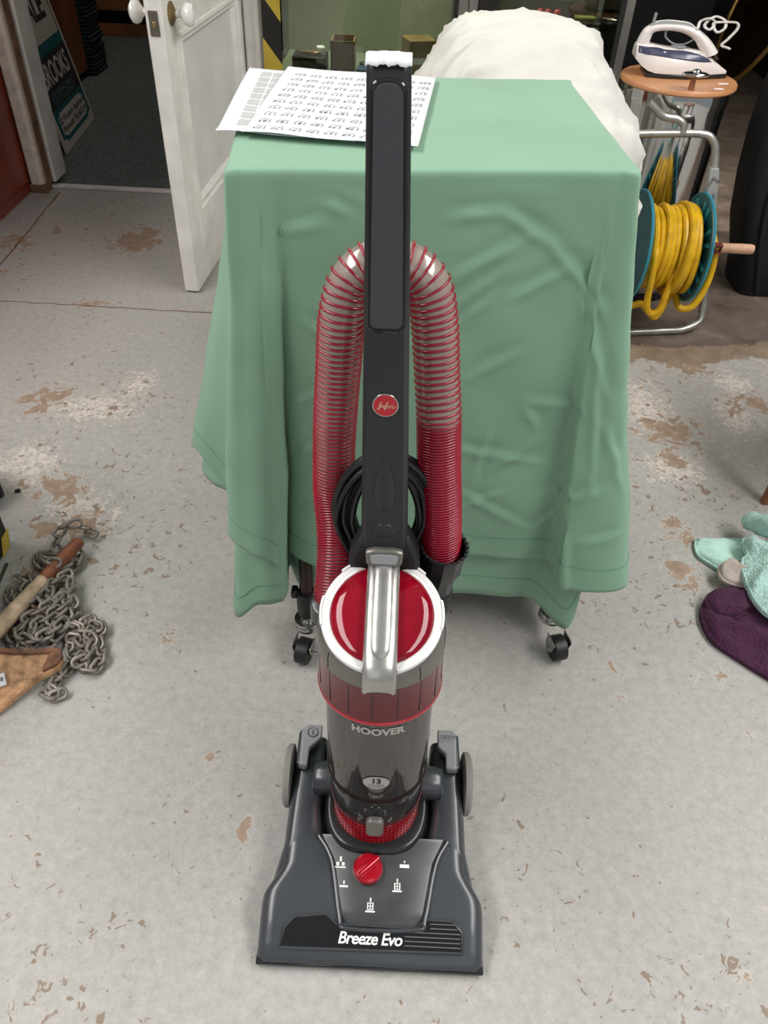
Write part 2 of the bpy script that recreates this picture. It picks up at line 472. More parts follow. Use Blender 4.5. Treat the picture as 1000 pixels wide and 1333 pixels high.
def crack(pts, wdt):
    mb = MB(); P = smooth_path(pts, 10); L_, R_ = [], []
    for i, p in enumerate(P):
        t = (P[min(i + 1, len(P) - 1)] - P[max(i - 1, 0)]).normalized(); n = Vector((-t.y, t.x, 0))
        j = .006 * noise.noise(p * 23); q = wdt * (.55 + .9 * abs(noise.noise(p * 31 + Vector((3, 1, 0)))))
        L_.append(p + n * (q + j)); R_.append(p - n * (q - j))
    rings = [[a + Vector((0, 0, .0008)), b + Vector((0, 0, .0008)), b - Vector((0, 0, .004)), a - Vector((0, 0, .004))] for a, b in zip(L_, R_)]
    mb.loft(rings); return mb.obj('slab_joint', 'raw_wood', floor)
crack([(-1.428, 3.251, 0), (-1.41, 2.9, 0), (-1.394, 2.544, 0), (-1.385, 2.2, 0)], .0045)
crack([(-1.9, 2.285, 0), (-1.288, 2.283, 0), (-1.0, 2.28, 0), (-.708, 2.275, 0), (-.3, 2.27, 0)], .0028)

def wall(name, x0, x1, y0, y1, z0, z1, m='plaster'):
    mb = MB(); mb.box(((x0 + x1) / 2, (y0 + y1) / 2, (z0 + z1) / 2), (x1 - x0, y1 - y0, z1 - z0))
    return struct(mb.obj(name, m, smooth=False))
wall('wall_left', -2.75, -1.53, 3.262, 3.42, 0, 2.7)
wall('wall_back', -2.75, 2.9, 6.6, 6.75, 0, 2.7, 'dark_wall')
wall('wall_right', 2.42, 2.57, 2.0, 6.6, 0, 2.7, 'dark_wall')
wall('wall_partition', -.605, -.535, 3.32, 6.6, 0, 2.7, 'dark_wall')
wall('wall_outer', -2.9, -2.75, 3.262, 6.6, 0, 2.7, 'dark_wall')
wall('wall_lintel', -1.53, -.535, 3.262, 3.42, 2.04, 2.7)
wall('ceiling', -2.9, 2.9, 2.9, 6.75, 2.7, 2.8, 'dark_wall')
mb = MB(); mb.grid(lambda u, v: (-2.75 + 2.145 * u, 3.315 + 3.285 * v, .004), 2, 2)
struct(mb.obj('floor_carpet', 'carpet', smooth=False))
mb = MB(); mb.box((-1.05, 3.306, .006), (.85, .03, .012)); struct(mb.obj('trim_1', 'white_paint', bevel=.003))

def frame_left():
    mb = MB()
    prof = [(-1.532, 3.262), (-1.532, 3.232), (-1.526, 3.226), (-1.492, 3.226), (-1.486, 3.232), (-1.478, 3.236), (-1.478, 3.262)]
    mb.prism(prof, lambda u, v, z: (u, v, z), .034, 2.06)
    o = struct(mb.obj('trim_2', 'worn_paint', bevel=.002))
    b = MB(); b.box((-1.505, 3.262, .017), (.064, .07, .034)); b.box((-1.476, 3.28, 1.0), (.012, .045, 1.95)); b.obj('bare_wood', 'raw_wood', o, smooth=False)
    mb = MB(); prof = [(-1.53, 3.30), (-1.468, 3.30), (-1.460, 3.292), (-1.452, 3.30), (-1.452, 3.42), (-1.53, 3.42)]
    mb.prism(prof, lambda u, v, z: (u, v, z), .026, 2.04)
    struct(mb.obj('trim_3', 'white_paint', bevel=.002))
    mb = MB()
    prof = [(-.60, 3.42), (-.60, 3.25), (-.592, 3.236), (-.566, 3.232), (-.556, 3.224), (-.540, 3.224), (-.531, 3.232), (-.531, 3.42)]
    mb.prism(prof, lambda u, v, z: (u, v, z), .0, 2.06)
    struct(mb.obj('trim_4', 'white_paint', bevel=.002))
frame_left()

# ---- the open door: s runs from its free edge to the hinge, d out of its face
DA = Vector((-.662, 2.405, 0)); DD = Vector((.062, .88, 0)).normalized(); DN = Vector((DD.y, -DD.x, 0))
def DT(s, d, z): return DA + DD * s + DN * d + Vector((0, 0, z))
def dbox(mb, s0, s1, d0, d1, z0, z1):
    vs = [DT(s, d, z) for z in (z0, z1) for s, d in ((s0, d0), (s1, d0), (s1, d1), (s0, d1))]
    mb.add(vs, [(3, 2, 1, 0), (4, 5, 6, 7), (0, 1, 5, 4), (1, 2, 6, 5), (2, 3, 7, 6), (3, 0, 4, 7)])
def build_door():
    mb = MB(); T = -.048
    dbox(mb, 0, .105, T, 0, .006, 1.98); dbox(mb, .77, .875, T, 0, .006, 1.98)
    dbox(mb, .105, .77, T, 0, .006, .235); dbox(mb, .105, .77, T, 0, .742, .94); dbox(mb, .105, .77, T, 0, 1.87, 1.98)
    o = struct(mb.obj('door_1', 'white_paint', bevel=.003))
    for z0, z1 in ((.235, .742), (.94, 1.87)):
        p = MB(); dbox(p, .10, .775, -.034, -.014, z0 - .005, z1 + .005); p.obj('door_panel', 'door_face', o, smooth=False)
        q = MB()
        def rect(i, d): return [DT(.105 + i, d, z0 + i), DT(.77 - i, d, z0 + i), DT(.77 - i, d, z1 - i), DT(.105 + i, d, z1 - i)]
        q.loft([rect(-.002, -.002), rect(.0, .008), rect(.008, .010), rect(.016, .004), rect(.026, .002), rect(.034, -.010), rect(.036, -.016)], False, False)
        q.obj('moulding', 'white_paint', o, sharp=25)
    # rim and rose of the two white knobs, lock plate in the edge
    Rm = Matrix((DD, Vector((0, 0, 1)), DN)).transposed()
    def turned(prof, s, z, m, name, par, sgn=1):
        k = MB(); base = DT(s, 0 if sgn > 0 else T, z)
        k.lathe(prof, seg=28, fn=lambda p: base + Rm @ Vector((p[0], p[1], sgn * p[2])))
        return k.obj(name, m, par)
    rose = [(.030, 0), (.030, .003), (.024, .005), (.021, .008), (.012, .010), (.011, .016)]
    knob = [(.009, .012), (.009, .026), (.014, .032), (.026, .040), (.030, .048), (.029, .058), (.020, .065), (.017, .064), (.008, .067)]
    for sg in (1, -1):
        r = turned(rose, .072, .795, 'old_brass', 'knob_rose', o, sg)
        turned(knob, .072, .795, 'ceramic', 'door_knob', r, sg)
    k = MB(); dbox(k, -.003, .002, -.038, -.012, .752, .812); pl = lab(k.obj('lock_plate', 'dull_metal', o, bevel=.001), 'worn brass lock plate in the edge of the door')
    k = MB(); dbox(k, -.006, .0, -.030, -.019, .772, .786); k.obj('latch_bolt', 'old_brass', pl, bevel=.001)
    for z in (.25, 1.72):
        h = MB(); h.tube([DT(.882, -.005, z - .04), DT(.882, -.005, z + .04)], .006, 10); h.obj('hinge', 'dull_metal', o)
build_door()

# ================================================================== LEFT SIDE AND BACK ROOM
def cabinet_left():
    t = thing('wooden_cabinet', 'dark red-brown wooden cabinet side panel left of the white doorway', 'cabinet', (-1.9, 2.45, 0))
    mb = MB(); mb.box((-1.871, 2.443, .99), (.664, 1.628, 1.9)); mb.obj('carcass', 'mahogany', t, bevel=.006)
    mb = MB(); mb.box((-1.875, 2.443, .02), (.664, 1.62, .04)); mb.obj('plinth', 'mahogany', t, bevel=.002)
    mb = MB(); mb.box((-1.871, 2.443, 1.955), (.667, 1.632, .03)); mb.obj('cabinet_top', 'mahogany', t, bevel=.006)
cabinet_left()

def back_room():
    t = thing('brown_cupboard', 'tall plain brown cupboard end standing in the dark room behind the sign', 'cupboard', (-2.25, 5.0, 0))
    mb = MB(); mb.box((-2.27, 4.98, .62), (.76, .24, 1.16)); mb.obj('side_panel', 'brown_board', t, bevel=.004)
    mb = MB(); mb.box((-2.27, 4.99, .02), (.74, .2, .04)); mb.obj('plinth', 'dark_gap', t)
    t = thing('drawer_unit', 'long low brown drawer unit at the far end of the dark room', 'drawers', (-1.6, 6.35, 0))
    mb = MB(); mb.box((-1.68, 6.38, .6), (2.0, .36, 1.0)); mb.obj('carcass', 'dark_gap', t)
    mb = MB(); mb.box((-1.68, 6.21, .042), (1.98, .02, .075)); mb.obj('plinth_board', 'brown_drawer', t, bevel=.002)
    for k in range(3):
        mb = MB(); mb.box((-1.68, 6.19, .155 + .155 + k * .32), (1.98, .03, .30)); mb.obj('drawer', 'brown_drawer', t, bevel=.004)
    for k in range(26):                                  # the stack of thin cases beside the cupboard
        h = .0205; ang = rnd.uniform(-.05, .05)
        o = thing('flat_case', 'thin dark case in the tall stack between brown cupboard and drawers', 'case', (-1.97 + rnd.uniform(-.008, .008), 5.22, .006 + k * h), 'stacked thin dark cases')
        mb = MB(); mb.box((0, 0, h * .5), (.24, .22, h * .94), rz=ang)
        mb.v = [(x + o.location.x, y + o.location.y, z + o.location.z) for x, y, z in mb.v]
        mb.obj('cover', 'dark_teal', o, bevel=.002)
        e = MB(); e.box((.002, -.002, h * .80), (.242, .222, h * .12), rz=ang)
        e.v = [(x + o.location.x, y + o.location.y, z + o.location.z) for x, y, z in e.v]
        e.obj('pale_edge', 'pale_edge', o)
back_room()

def agent_sign():
    A = Vector((-1.548, 3.70, .006)); B = Vector((-1.60, 4.28, .006)); ex = (B - A).normalized(); Wd = (B - A).length
    up = Vector((-.125, .0, .60)); up = (up - ex * up.dot(ex)).normalized(); nn = ex.cross(up).normalized()
    if nn.x < 0: nn = -nn
    Hh = .45
    def P(u, v, d=0): return A + ex * (u * Wd) + up * (v * Hh) + nn * d
    t = thing('sign_board', 'white and teal estate agent board leaning inside the doorway', 'sign', A)
    mb = MB(); mb.add([P(u, v, d) for d in (0, -.006) for u, v in ((0, 0), (1, 0), (1, 2), (0, 2))], [(0, 1, 2, 3), (7, 6, 5, 4), (0, 4, 5, 1), (1, 5, 6, 2), (2, 6, 7, 3), (3, 7, 4, 0)])
    mb.obj('board', 'sign_white', t, bevel=.001)
    def band(v0, v1, m, nm, u0=.06, u1=.94, d=.0008, poly=None):
        b = MB(); poly = poly or [(u0, v0), (u1, v0), (u1, v1), (u0, v1)]
        b.prism(poly, lambda u, v, w: P(u, v, w), 0.0002, d); return b.obj(nm, m, t, smooth=False)
    band(0, 0, 'sign_teal', 'teal_field', poly=[(.16, .075), (.84, .075), (.86, .10), (.95, .115), (.95, .425), (.06, .425), (.06, .115), (.14, .10)])
    band(.325, .62, 'black_print', 'black_field', d=.0014, poly=[(.06, .372), (.95, .372), (.95, .80), (.06, .80)])
    band(.62, .71, 'sign_teal', 'teal_band', poly=[(.06, .80), (.95, .80), (.95, .90), (.06, .90)])
    band(0, 0, 'sign_white', 'white_field', d=.0016, poly=[(.20, .115), (.80, .115), (.88, .145), (.88, .29), (.80, .325), (.20, .325), (.12, .29), (.12, .145)])
    band(.0, .0, 'sign_teal', 'teal_line', poly=[(.93, .90), (.95, .90), (.95, 1.98), (.93, 1.98)])
    def words(s, size, u, v, m, nm, bold=.0, shear=0, d=.0019, wid=1.0):
        b = MB(); put_text(b, s, size, lambda x, y: P(u + x * wid / Wd, v + y / Hh, d), bold, shear); b.obj(nm, m, t, smooth=False)
    words('22 Western Approach', .036, .5, .258, 'black_print', 'lettering', .001, wid=1.35)
    words('Plymouth Tel 662214', .036, .5, .175, 'black_print', 'lettering', .001, wid=1.35)
    words('ECONOMIC', .034, .5, .475, 'pale_edge', 'lettering', .001, wid=2.1)
    words('ESTATE AGENTS', .034, .5, .41, 'pale_edge', 'lettering', .001, wid=1.5)
    words('BROOKS', .125, .5, .64, 'sign_white', 'lettering', .003, wid=.88)
    words('SALE', .16, .5, 1.18, 'black_print', 'lettering', .004)
agent_sign()

# ================================================================== DISPLAY CABINETS
def stripes(mb, x0, x1, y, z0, z1, step, mi0, mi1, ph=0):
    """slanting hazard bands that climb a post, each a thin strip of tape"""
    z = z0 - step * 2 + ph; k = 0; sl = .085
    while z < z1:
        q = [(x0, z + sl), (x1, z), (x1, z + step), (x0, z + step + sl)]
        q = [(a, min(max(b, z0), z1)) for a, b in q]
        mb.add([(a, y, b) for a, b in q] + [(a, y + .003, b) for a, b in q], [(0, 1, 2, 3), (7, 6, 5, 4), (0, 4, 5, 1), (1, 5, 6, 2), (2, 6, 7, 3), (3, 7, 4, 0)], (mi0, mi1)[k % 2])
        z += step; k += 1

def display(name, label, x0, x1, tape0, tape1, dark_back):
    t = thing(name, label, 'cabinet', ((x0 + x1) / 2, 3.5, 0))
    yf, yb, H_ = 3.215, 3.76, 1.95
    mb = MB()
    for x in (x0 + .012, x1 - .018):
        for y in (yf + .014, yb - .014): mb.box((x, y, H_ / 2), (.03, .028, H_))
    for z in (.035, .455, H_ - .015):
        for y in (yf + .014, yb - .014): mb.box(((x0 + x1) / 2, y, z), (x1 - x0, .024, .03))
        for x in (x0 + .012, x1 - .018): mb.box((x, (yf + yb) / 2, z), (.024, yb - yf, .03))
    mb.obj('frame', 'aluminium', t, bevel=.002)
    mb = MB(); mb.box(((x0 + x1) / 2, yb - .01, 1.0), (x1 - x0 - .05, .012, 1.85)); mb.obj('back_panel', 'dark_wall' if dark_back else 'cabinet_back', t)
    mb = MB(); mb.box(((x0 + x1) / 2, (yf + yb) / 2, .455), (x1 - x0 - .05, yb - yf - .05, .03)); mb.obj('base_shelf', 'cabinet_base', t)
    mb = MB(); mb.box(((x0 + x1) / 2, yf + .02, .25), (x1 - x0 - .05, .012, .38)); mb.obj('kick_panel', 'aluminium', t)
    mb = MB(); mb.box(((x0 + x1) / 2, yf + .012, 1.2), (x1 - x0 - .07, .005, 1.44)); mb.obj('glass_door', 'cabinet_glass', t)
    mb = MB()
    for x in (x0 + .034, x1 - .042): mb.box((x, yf + .008, 1.2), (.016, .014, 1.46))
    if dark_back: mb.box((x1 - .085, yf + .25, 1.2), (.008, .01, 1.46))
    mb.obj('door_seal', 'dark_seal', t)
    mb = MB(); mb.tube([(x0 + .10, 3.30, H_ - .05), (x1 - .10, 3.30, H_ - .05)], .013, 12); mb.obj('added_lamp_tube', 'aluminium', t)  # made-up tube out of view, goes with the added fill below
    area('cabinet_fill', ((x0 + x1) / 2, 3.34, H_ - .07), ((x0 + x1) / 2, 3.50, .5), .5, .06, 42 if not dark_back else 14, (1, .97, .85))  # fill added to brighten the cabinet interior
    if tape0 is not None:
        mb = MB(); stripes(mb, tape0, tape1, yf - .009, .02, 1.9, .135, 0, 1, .10 if not dark_back else -.055)
        mb.obj('hazard_tape', ['tape_yellow', 'tape_black'], t, smooth=False)
    if dark_back:
        mb = MB(); mb.box(((x0 + x1) / 2, (yf + yb) / 2 + .01, .686), (x1 - x0 - .06, .46, .008)); mb.obj('glass_shelf', 'window_strip', t)
display('display_cabinet', 'glass display cabinet with yellow and black tape beside the door frame', -.525, .209, -.525, -.458, False)
display('display_cabinet', 'glass display cabinet behind the white dust sheet, next to the iron', .217, .795, .247, .318, True)

def items():
    zb = .4705
    t = thing('open_box', 'small brown cardboard box in the left display cabinet', 'box', (-.245, 3.40, zb))
    mb = MB()
    for a, b, c, d in ((-.29, -.284, 3.33, 3.46), (-.206, -.20, 3.33, 3.46), (-.29, -.20, 3.33, 3.336), (-.29, -.20, 3.454, 3.46)):
        mb.box(((a + b) / 2, (c + d) / 2, zb + .058), (b - a, d - c, .115))
    mb.box((-.245, 3.395, zb + .004), (.088, .125, .006)); mb.obj('carton', 'cardboard', t)
    t = thing('card_box', 'gold card box with a white band in the left display cabinet', 'box', (.045, 3.42, zb))
    mb = MB(); mb.box((.045, 3.42, zb + .062), (.11, .11, .124), rz=.3); mb.obj('carton', 'gold_card', t, bevel=.003)
    mb = MB(); mb.box((.045, 3.42, zb + .055), (.112, .112, .02), rz=.3); lab(mb.obj('paper_band', 'paper', t), 'white paper band')
    t = thing('jewellery_tray', 'black tray of trinkets at the left of the display cabinet', 'tray', (-.375, 3.40, zb))
    mb = MB(); mb.box((-.375, 3.40, zb + .028), (.13, .12, .055)); mb.obj('tray', 'black_matte', t, bevel=.003)
    for i in range(5):
        mb = MB(); a = rnd.uniform(0, 3); c = (-.40 + .012 * i, 3.38 + rnd.uniform(-.02, .03), zb + .0565)
        mb.box((c[0], c[1], c[2] + .006), (.045, .008, .011), rz=a); mb.obj('trinket', ('copper_pipe', 'old_brass', 'cardboard')[i % 3], t, bevel=.002)
    mb = MB(); mb.box((-.335, 3.41, zb + .068), (.03, .04, .025), rz=.3); mb.obj('white_token', 'paper', t, bevel=.002)
    t = thing('jewel_box', 'small blue box with a white label at the front of the display cabinet', 'box', (-.145, 3.29, zb))
    mb = MB(); mb.box((-.145, 3.29, zb + .02), (.085, .06, .04), rz=-.06); mb.obj('carton', 'box_blue', t, bevel=.002)
    mb = MB(); mb.box((-.146, 3.2585, zb + .022), (.065, .002, .016), rz=-.06); mb.obj('paper_label', 'paper', t)
    o = MB(); o.lathe([(.030, 0), (.037, .003), (.037, .022), (.031, .024), (.030, 0)], (-.255, 3.30, zb), 28, cap=False); tag(o.obj('bangle', 'chrome'), 'silver bangle lying between black tray and blue box', 'bracelet')
    def neck(c, rx, ry, m, label, grp=None, n=22, r=.0045):
        k = MB()
        for i in range(n):
            a = 2 * pi * i / n; w_ = 1 + .25 * sin(3 * a + c[0] * 40)
            k.sphere((c[0] + rx * w_ * cos(a), c[1] + ry * w_ * sin(a), c[2] + r), r, 8, 5)
        return tag(k.obj('bead_necklace', m), label, 'necklace', grp)
    neck((-.14, 3.50, zb), .045, .05, 'cord_black', 'black bead necklace behind the blue box')
    neck((-.065, 3.40, zb), .03, .06, 'olive_card', 'green bead necklace left of the gold card box')
    neck((-.345, 3.285, zb), .035, .02, 'copper_pipe', 'copper coloured bead necklace in front of the black tray')
    zs = .6905
    for i, (x, m) in enumerate(((.485, 'jewel_red'), (.513, 'jewel_red'), (.548, 'box_blue'))):
        t = thing('brooch', ('round red brooch, leftmost on the glass shelf', 'round red brooch in the middle of the glass shelf trio', 'blue and red brooch on the glass shelf')[i], 'brooch', (x, 3.36, zs), None)
        k = MB(); k.sphere((x, 3.36, zs + .014), (.014, .012, .014), 14, 8); k.obj('stone', 'jewel_red', t)
        k = MB(); k.lathe([(.005, 0), (.016, .0), (.016, .003), (.005, .003)], (x, 3.36, zs), 16); k.obj('mount', m if m == 'box_blue' else 'old_brass', t)
    t = thing('wrist_watch', 'silver watch lying on the glass shelf left of the red brooches', 'watch', (.43, 3.36, zs))
    k = MB(); k.lathe([(.018, 0), (.020, .004), (.018, .009)], (.43, 3.36, zs), 22); k.obj('watch_case', 'chrome', t)
    k = MB(); k.lathe([(.016, .0092), (.016, .0098)], (.43, 3.36, zs), 22); k.obj('dial', 'paper', t)
    k = MB(); k.box((.395, 3.365, zs + .004), (.05, .016, .004), rz=.2); k.box((.46, 3.35, zs + .004), (.03, .016, .004), rz=-.3); k.obj('strap', 'dull_metal', t, bevel=.001)
    t = thing('green_card', 'olive green card lying on the right of the glass shelf', 'card', (.655, 3.37, zs))
    k = MB(); k.box((.655, 3.37, zs + .004), (.075, .05, .007)); k.obj('card', 'olive_card', t, bevel=.001)
    k = MB(); k.tube(smooth_path([(.70 + .03 * cos(a * 1.3) + .008 * a, 3.36 + .02 * sin(a * 2.1), zs + .004) for a in range(9)], 5), .003, 6)
    tag(k.obj('fine_chain', 'chrome'), 'fine silver chain heaped at the right end of the glass shelf', 'necklace')
items()

# ================================================================== THE VACUUM CLEANER
VX = .0115
VAC = thing('vacuum_cleaner', 'upright red and grey vacuum cleaner standing in the middle of the floor', 'vacuum', (VX, .56, 0))
_ta, _le = math.atan(.112), math.atan(.016)
BR = Matrix.Rotation(-_le, 3, 'Y') @ Matrix.Rotation(-_ta, 3, 'X')
def BT(p):                                   # body frame: axis through the base, leaning back a little
    return BR @ Vector((p[0], p[1], p[2])) + Vector((VX, .578, 0))
def NT(p): return Vector((p[0] + VX, p[1], p[2]))
ZTOP = [(.374, .018), (.382, .026), (.432, .050), (.455, .057), (.50, .063), (.56, .07), (.70, .080)]
HW = [(.374, .154), (.380, .161), (.452, .161), (.463, .156), (.492, .138), (.56, .1375), (.70, .134)]
def ztop(y): return interp(ZTOP, y)

def nozzle():
    mb = MB(); rings = []
    for y in (.374, .377, .382, .395, .41, .432, .445, .455, .463, .475, .485, .495, .51, .53, .545):
        h = ztop(y) - (.03 if y > .54 else 0); w = interp(HW, y); k = min(.016, h * .5)
        dip = .004 * sstep(.44, .46, y)
        half = [(w, .004), (w, h - k), (w - .004, h - k * .4), (w - .012, h - .001), (w - .022, h), (.085, h), (.070, h - dip * .2), (.055, h - dip)]
        ring = half + [(-a, b) for a, b in reversed(half)]
        rings.append([(a, y, b) for a, b in ring])
    mb.loft(rings)
    for s in (-1, 1):
        rings = []
        for y in (.470, .525, .54, .58, .62, .655, .672, .69, .70):
            h = ztop(y) - (.016 if y < .5 else .0004 if y < .53 else 0 if y < .69 else .006); w = interp(HW, y); i = .086 if y > .55 else .08
            ring = [(w, .012), (w, h - .012), (w - .006, h - .003), (w - .012, h), (i + .012, h), (i + .004, h - .004), (i, h - .012), (i, .012)]
            rings.append([(s * a, y, b) for a, b in ring])
        mb.loft(rings)
    ho = mb.obj('nozzle_housing', 'grey_plastic', VAC, fn=NT, sharp=50, bevel=.0015)
    b = MB(); b.loft([[(x, y, z) for x, z in ((-.1615, .006), (-.1615, .014), (.1615, .014), (.1615, .006))] for y in (.3715, .3735, .452)])
    b.obj('bumper_strip', 'black_plastic', VAC, fn=NT, bevel=.002)
    # raised control plate with its rim
    ctl = [(-.082, .535), (-.060, .500), (-.044, .428), (-.032, .4145), (.062, .4165), (.074, .430), (.088, .500), (.106, .535)]
    ctl = [(x - .012 + .0115, y) for x, y in ctl]
    c = MB(); Lt = sorted([(y, x) for x, y in ctl[:4]]); Rt = sorted([(y, x) for x, y in ctl[4:]]); rows_ = []
    for j in range(25):
        y = .4150 + (.535 - .4150) * j / 24; xl_, xr_ = interp(Lt, y), interp(Rt, y)
        h_ = ztop(y) + .0042 - (.003 if j == 0 else 0)
        rows_.append([(xl_ - .002, y, h_ - .008), (xl_, y, h_ - .0015), (xl_ + .003, y, h_), ((xl_ + xr_) / 2, y, h_), (xr_ - .003, y, h_), (xr_, y, h_ - .0015), (xr_ + .002, y, h_ - .008)])
    c.loft(rows_)
    cp = c.obj('control_panel', 'panel_grey', VAC, fn=NT, sharp=50)
    r = MB(); r.tube(smooth_path([(x * 1.04, y - .002, ztop(y) + .0030) for x, y in ctl], 5), .0030, 8)
    r.obj('panel_rim', 'grey_plastic', cp, fn=NT)
    # function marks around the dial, as flat print
    k = MB()
    def zc(y): return ztop(y) + .0046
    for (x, y, kind) in ((-.050, .493, 0), (-.043, .465, 1), (-.003, .441, 2), (.035, .468, 2), (.045, .496, 3)):
        k = MB()
        def R_(x0, x1, y0, y1): k.add([(x + a, y + b, zc(y + b)) for a, b in ((x0, y0), (x1, y0), (x1, y1), (x0, y1))], [(0, 1, 2, 3)])
        if kind == 0:
            R_(-.008, .008, -.005, -.003); R_(-.006, -.002, -.002, .003); R_(.002, .006, -.002, .003); R_(-.0015, .0015, .004, .011)
        elif kind == 1: R_(-.006, .006, -.003, -.0005); R_(-.001, .001, .001, .006)
        elif kind == 2:
            R_(-.007, .007, -.009, -.007); R_(-.0045, -.003, -.006, .003); R_(.003, .0045, -.006, .003); R_(-.003, .003, .002, .003); R_(-.003, .003, -.006, -.005); R_(-.0006, .0006, -.005, .002); R_(-.003, .003, -.002, -.001); R_(-.001, .001, .004, .009)
        else: R_(-.007, .007, -.004, .001); R_(-.001, .001, .003, .006)
        k.obj('function_mark', 'white_print', cp, fn=NT, smooth=False)
    # red selector dial with a diagonal bar
    dx, dy = -.009, .487; dz = ztop(dy) + .003
    d = MB(); d.lathe([(.0215, 0), (.0225, .003), (.0215, .009), (.018, .012), (.0, .0125)], (dx, dy, dz), 36, cap=False)
    dl = d.obj('dial', 'red_bright', VAC, fn=NT, sharp=30)
    g = MB(); a = radians(42); ca, sa = cos(a), sin(a)
    g.loft([[(dx + u * ca - v * sa * wd, dy + u * sa + v * ca * wd, dz + hh) for u, v in ((-.0205, -.0055), (.0205, -.0055), (.0205, .0055), (-.0205, .0055))] for hh, wd in ((.008, 1), (.015, .9), (.0185, .55))])
    g.obj('dial_grip', 'red_bright', dl, fn=NT, bevel=.0015)
    # dark window strip with its name
    win = [(-.128, .390), (-.125, .412), (-.110, .4255), (-.066, .430), (-.050, .419), (.066, .418), (.076, .429), (.116, .4285), (.130, .415), (.129, .392)]
    def WP(u, v, w): return (u, v - .0018 * w / .002, ztop(v) + w)
    wmb = MB(); wmb.prism(win, WP, -.001, .0016); wn = wmb.obj('front_window', 'gloss_black', VAC, fn=NT, bevel=.0008)
    rim = MB(); rim.tube([WP(u, v, .0012) for u, v in win], .0020, 8, loop=True); rim.obj('window_rim', 'grey_plastic', wn, fn=NT)
    st = MB()
    for i in range(6):
        y0 = .3955 + i * .0052; x0 = .048 if i < 4 else .084
        x1 = .1275 - max(0, y0 - .411) * .9
        st.loft([[(x0, y0, ztop(y0) + .0016), (x1, y0, ztop(y0) + .0016), (x1, y0 + .0013, ztop(y0 + .0013) + .0028), (x0, y0 + .0013, ztop(y0 + .0013) + .0028)],
                 [(x0, y0 + .0026, ztop(y0 + .0026) + .0016), (x1, y0 + .0026, ztop(y0 + .0026) + .0016), (x1, y0 + .002, ztop(y0 + .002) + .002), (x0, y0 + .002, ztop(y0 + .002) + .002)]])
    st.obj('window_ridge', 'silver_paint', wn, fn=NT)
    t = MB(); sl = (.050 - .026) / (.432 - .382)
    def TP(u, v): y = .4030 + v * .9; return (-.0015 + u, y - .0012, ztop(y) + .0024)
    put_text(t, 'Breeze Evo', .0215, TP, bold=.00042, shear=.2, spacing=.93, res=5); t.obj('lettering', 'white_print', wn, fn=NT, smooth=False)
    # side wheels, pivots, rear pedals
    for s in (-1, 1):
        wv = MB(); wv.lathe([(.020, .1380), (.046, .1380), (.050, .140), (.050, .147), (.046, .151), (.030, .1520), (.012, .1510)], (0, .640, .050), 44, 'X', fn=lambda p: (s * p[0], p[1], p[2]))
        wh = wv.obj('wheel', 'wheel_grey', VAC, fn=NT)
        hb = MB(); hb.lathe([(.016, .150), (.015, .1545), (.0, .155)], (0, .640, .05), 24, 'X', fn=lambda p: (s * p[0], p[1], p[2]), cap=False); hb.obj('hub_cap', 'grey_plastic', wh, fn=NT)
        pv = MB(); pv.lathe([(.026, .070), (.026, .092), (.024, .096), (.024, .101), (.020, .103)], (0, .622, .080), 32, 'X', fn=lambda p: (s * p[0], p[1], p[2]))
        pv.obj('pivot', 'grey_plastic', VAC, fn=NT)
        if s > 0: pl = [(.096, .706), (.1225, .706), (.1275, .700), (.1275, .640), (.109, .640), (.109, .664), (.096, .676)]
        else: pl = [(-.096, .704), (-.122, .704), (-.130, .695), (-.129, .636), (-.115, .634), (-.114, .664), (-.096, .682)]
        pd = MB(); pd.prism(pl, lambda u, v, w: (u * (.985 if w > .01 else 1.0), v, .084 + w * .6 + (v - .63) * .12), -.010, .016)
        p = lab(pd.obj('rear_pedal', 'light_grey_plastic', VAC, fn=NT, bevel=.003), 'pale grey foot pedal behind the wheel')
        ed = MB(); ed.prism([(a * 1.0 + s * .004, b + .003) for a, b in pl], lambda u, v, w: (u, v, .07 + w), -.03, .020); ed.obj('pedal_base', 'grey_plastic', p, fn=NT, bevel=.004)
        q = MB()
        if s > 0:
            put_text(q, 'DETTE', .0085, lambda x, y: (.112 + x, .688 + y, .1018 + (y + .058) * .12), bold=.0001)
            q.obj('lettering', 'grey_plastic', p, fn=NT, smooth=False)
        else:
            q.lathe([(.0075, 0), (.0088, 0), (.0088, .0006), (.0075, .0006)], (-.110, .690, .1012), 24, cap=False); q.box((-.110, .690, .1015), (.0014, .009, .0006)); q.obj('power_mark', 'grey_plastic', p, fn=NT)
nozzle()

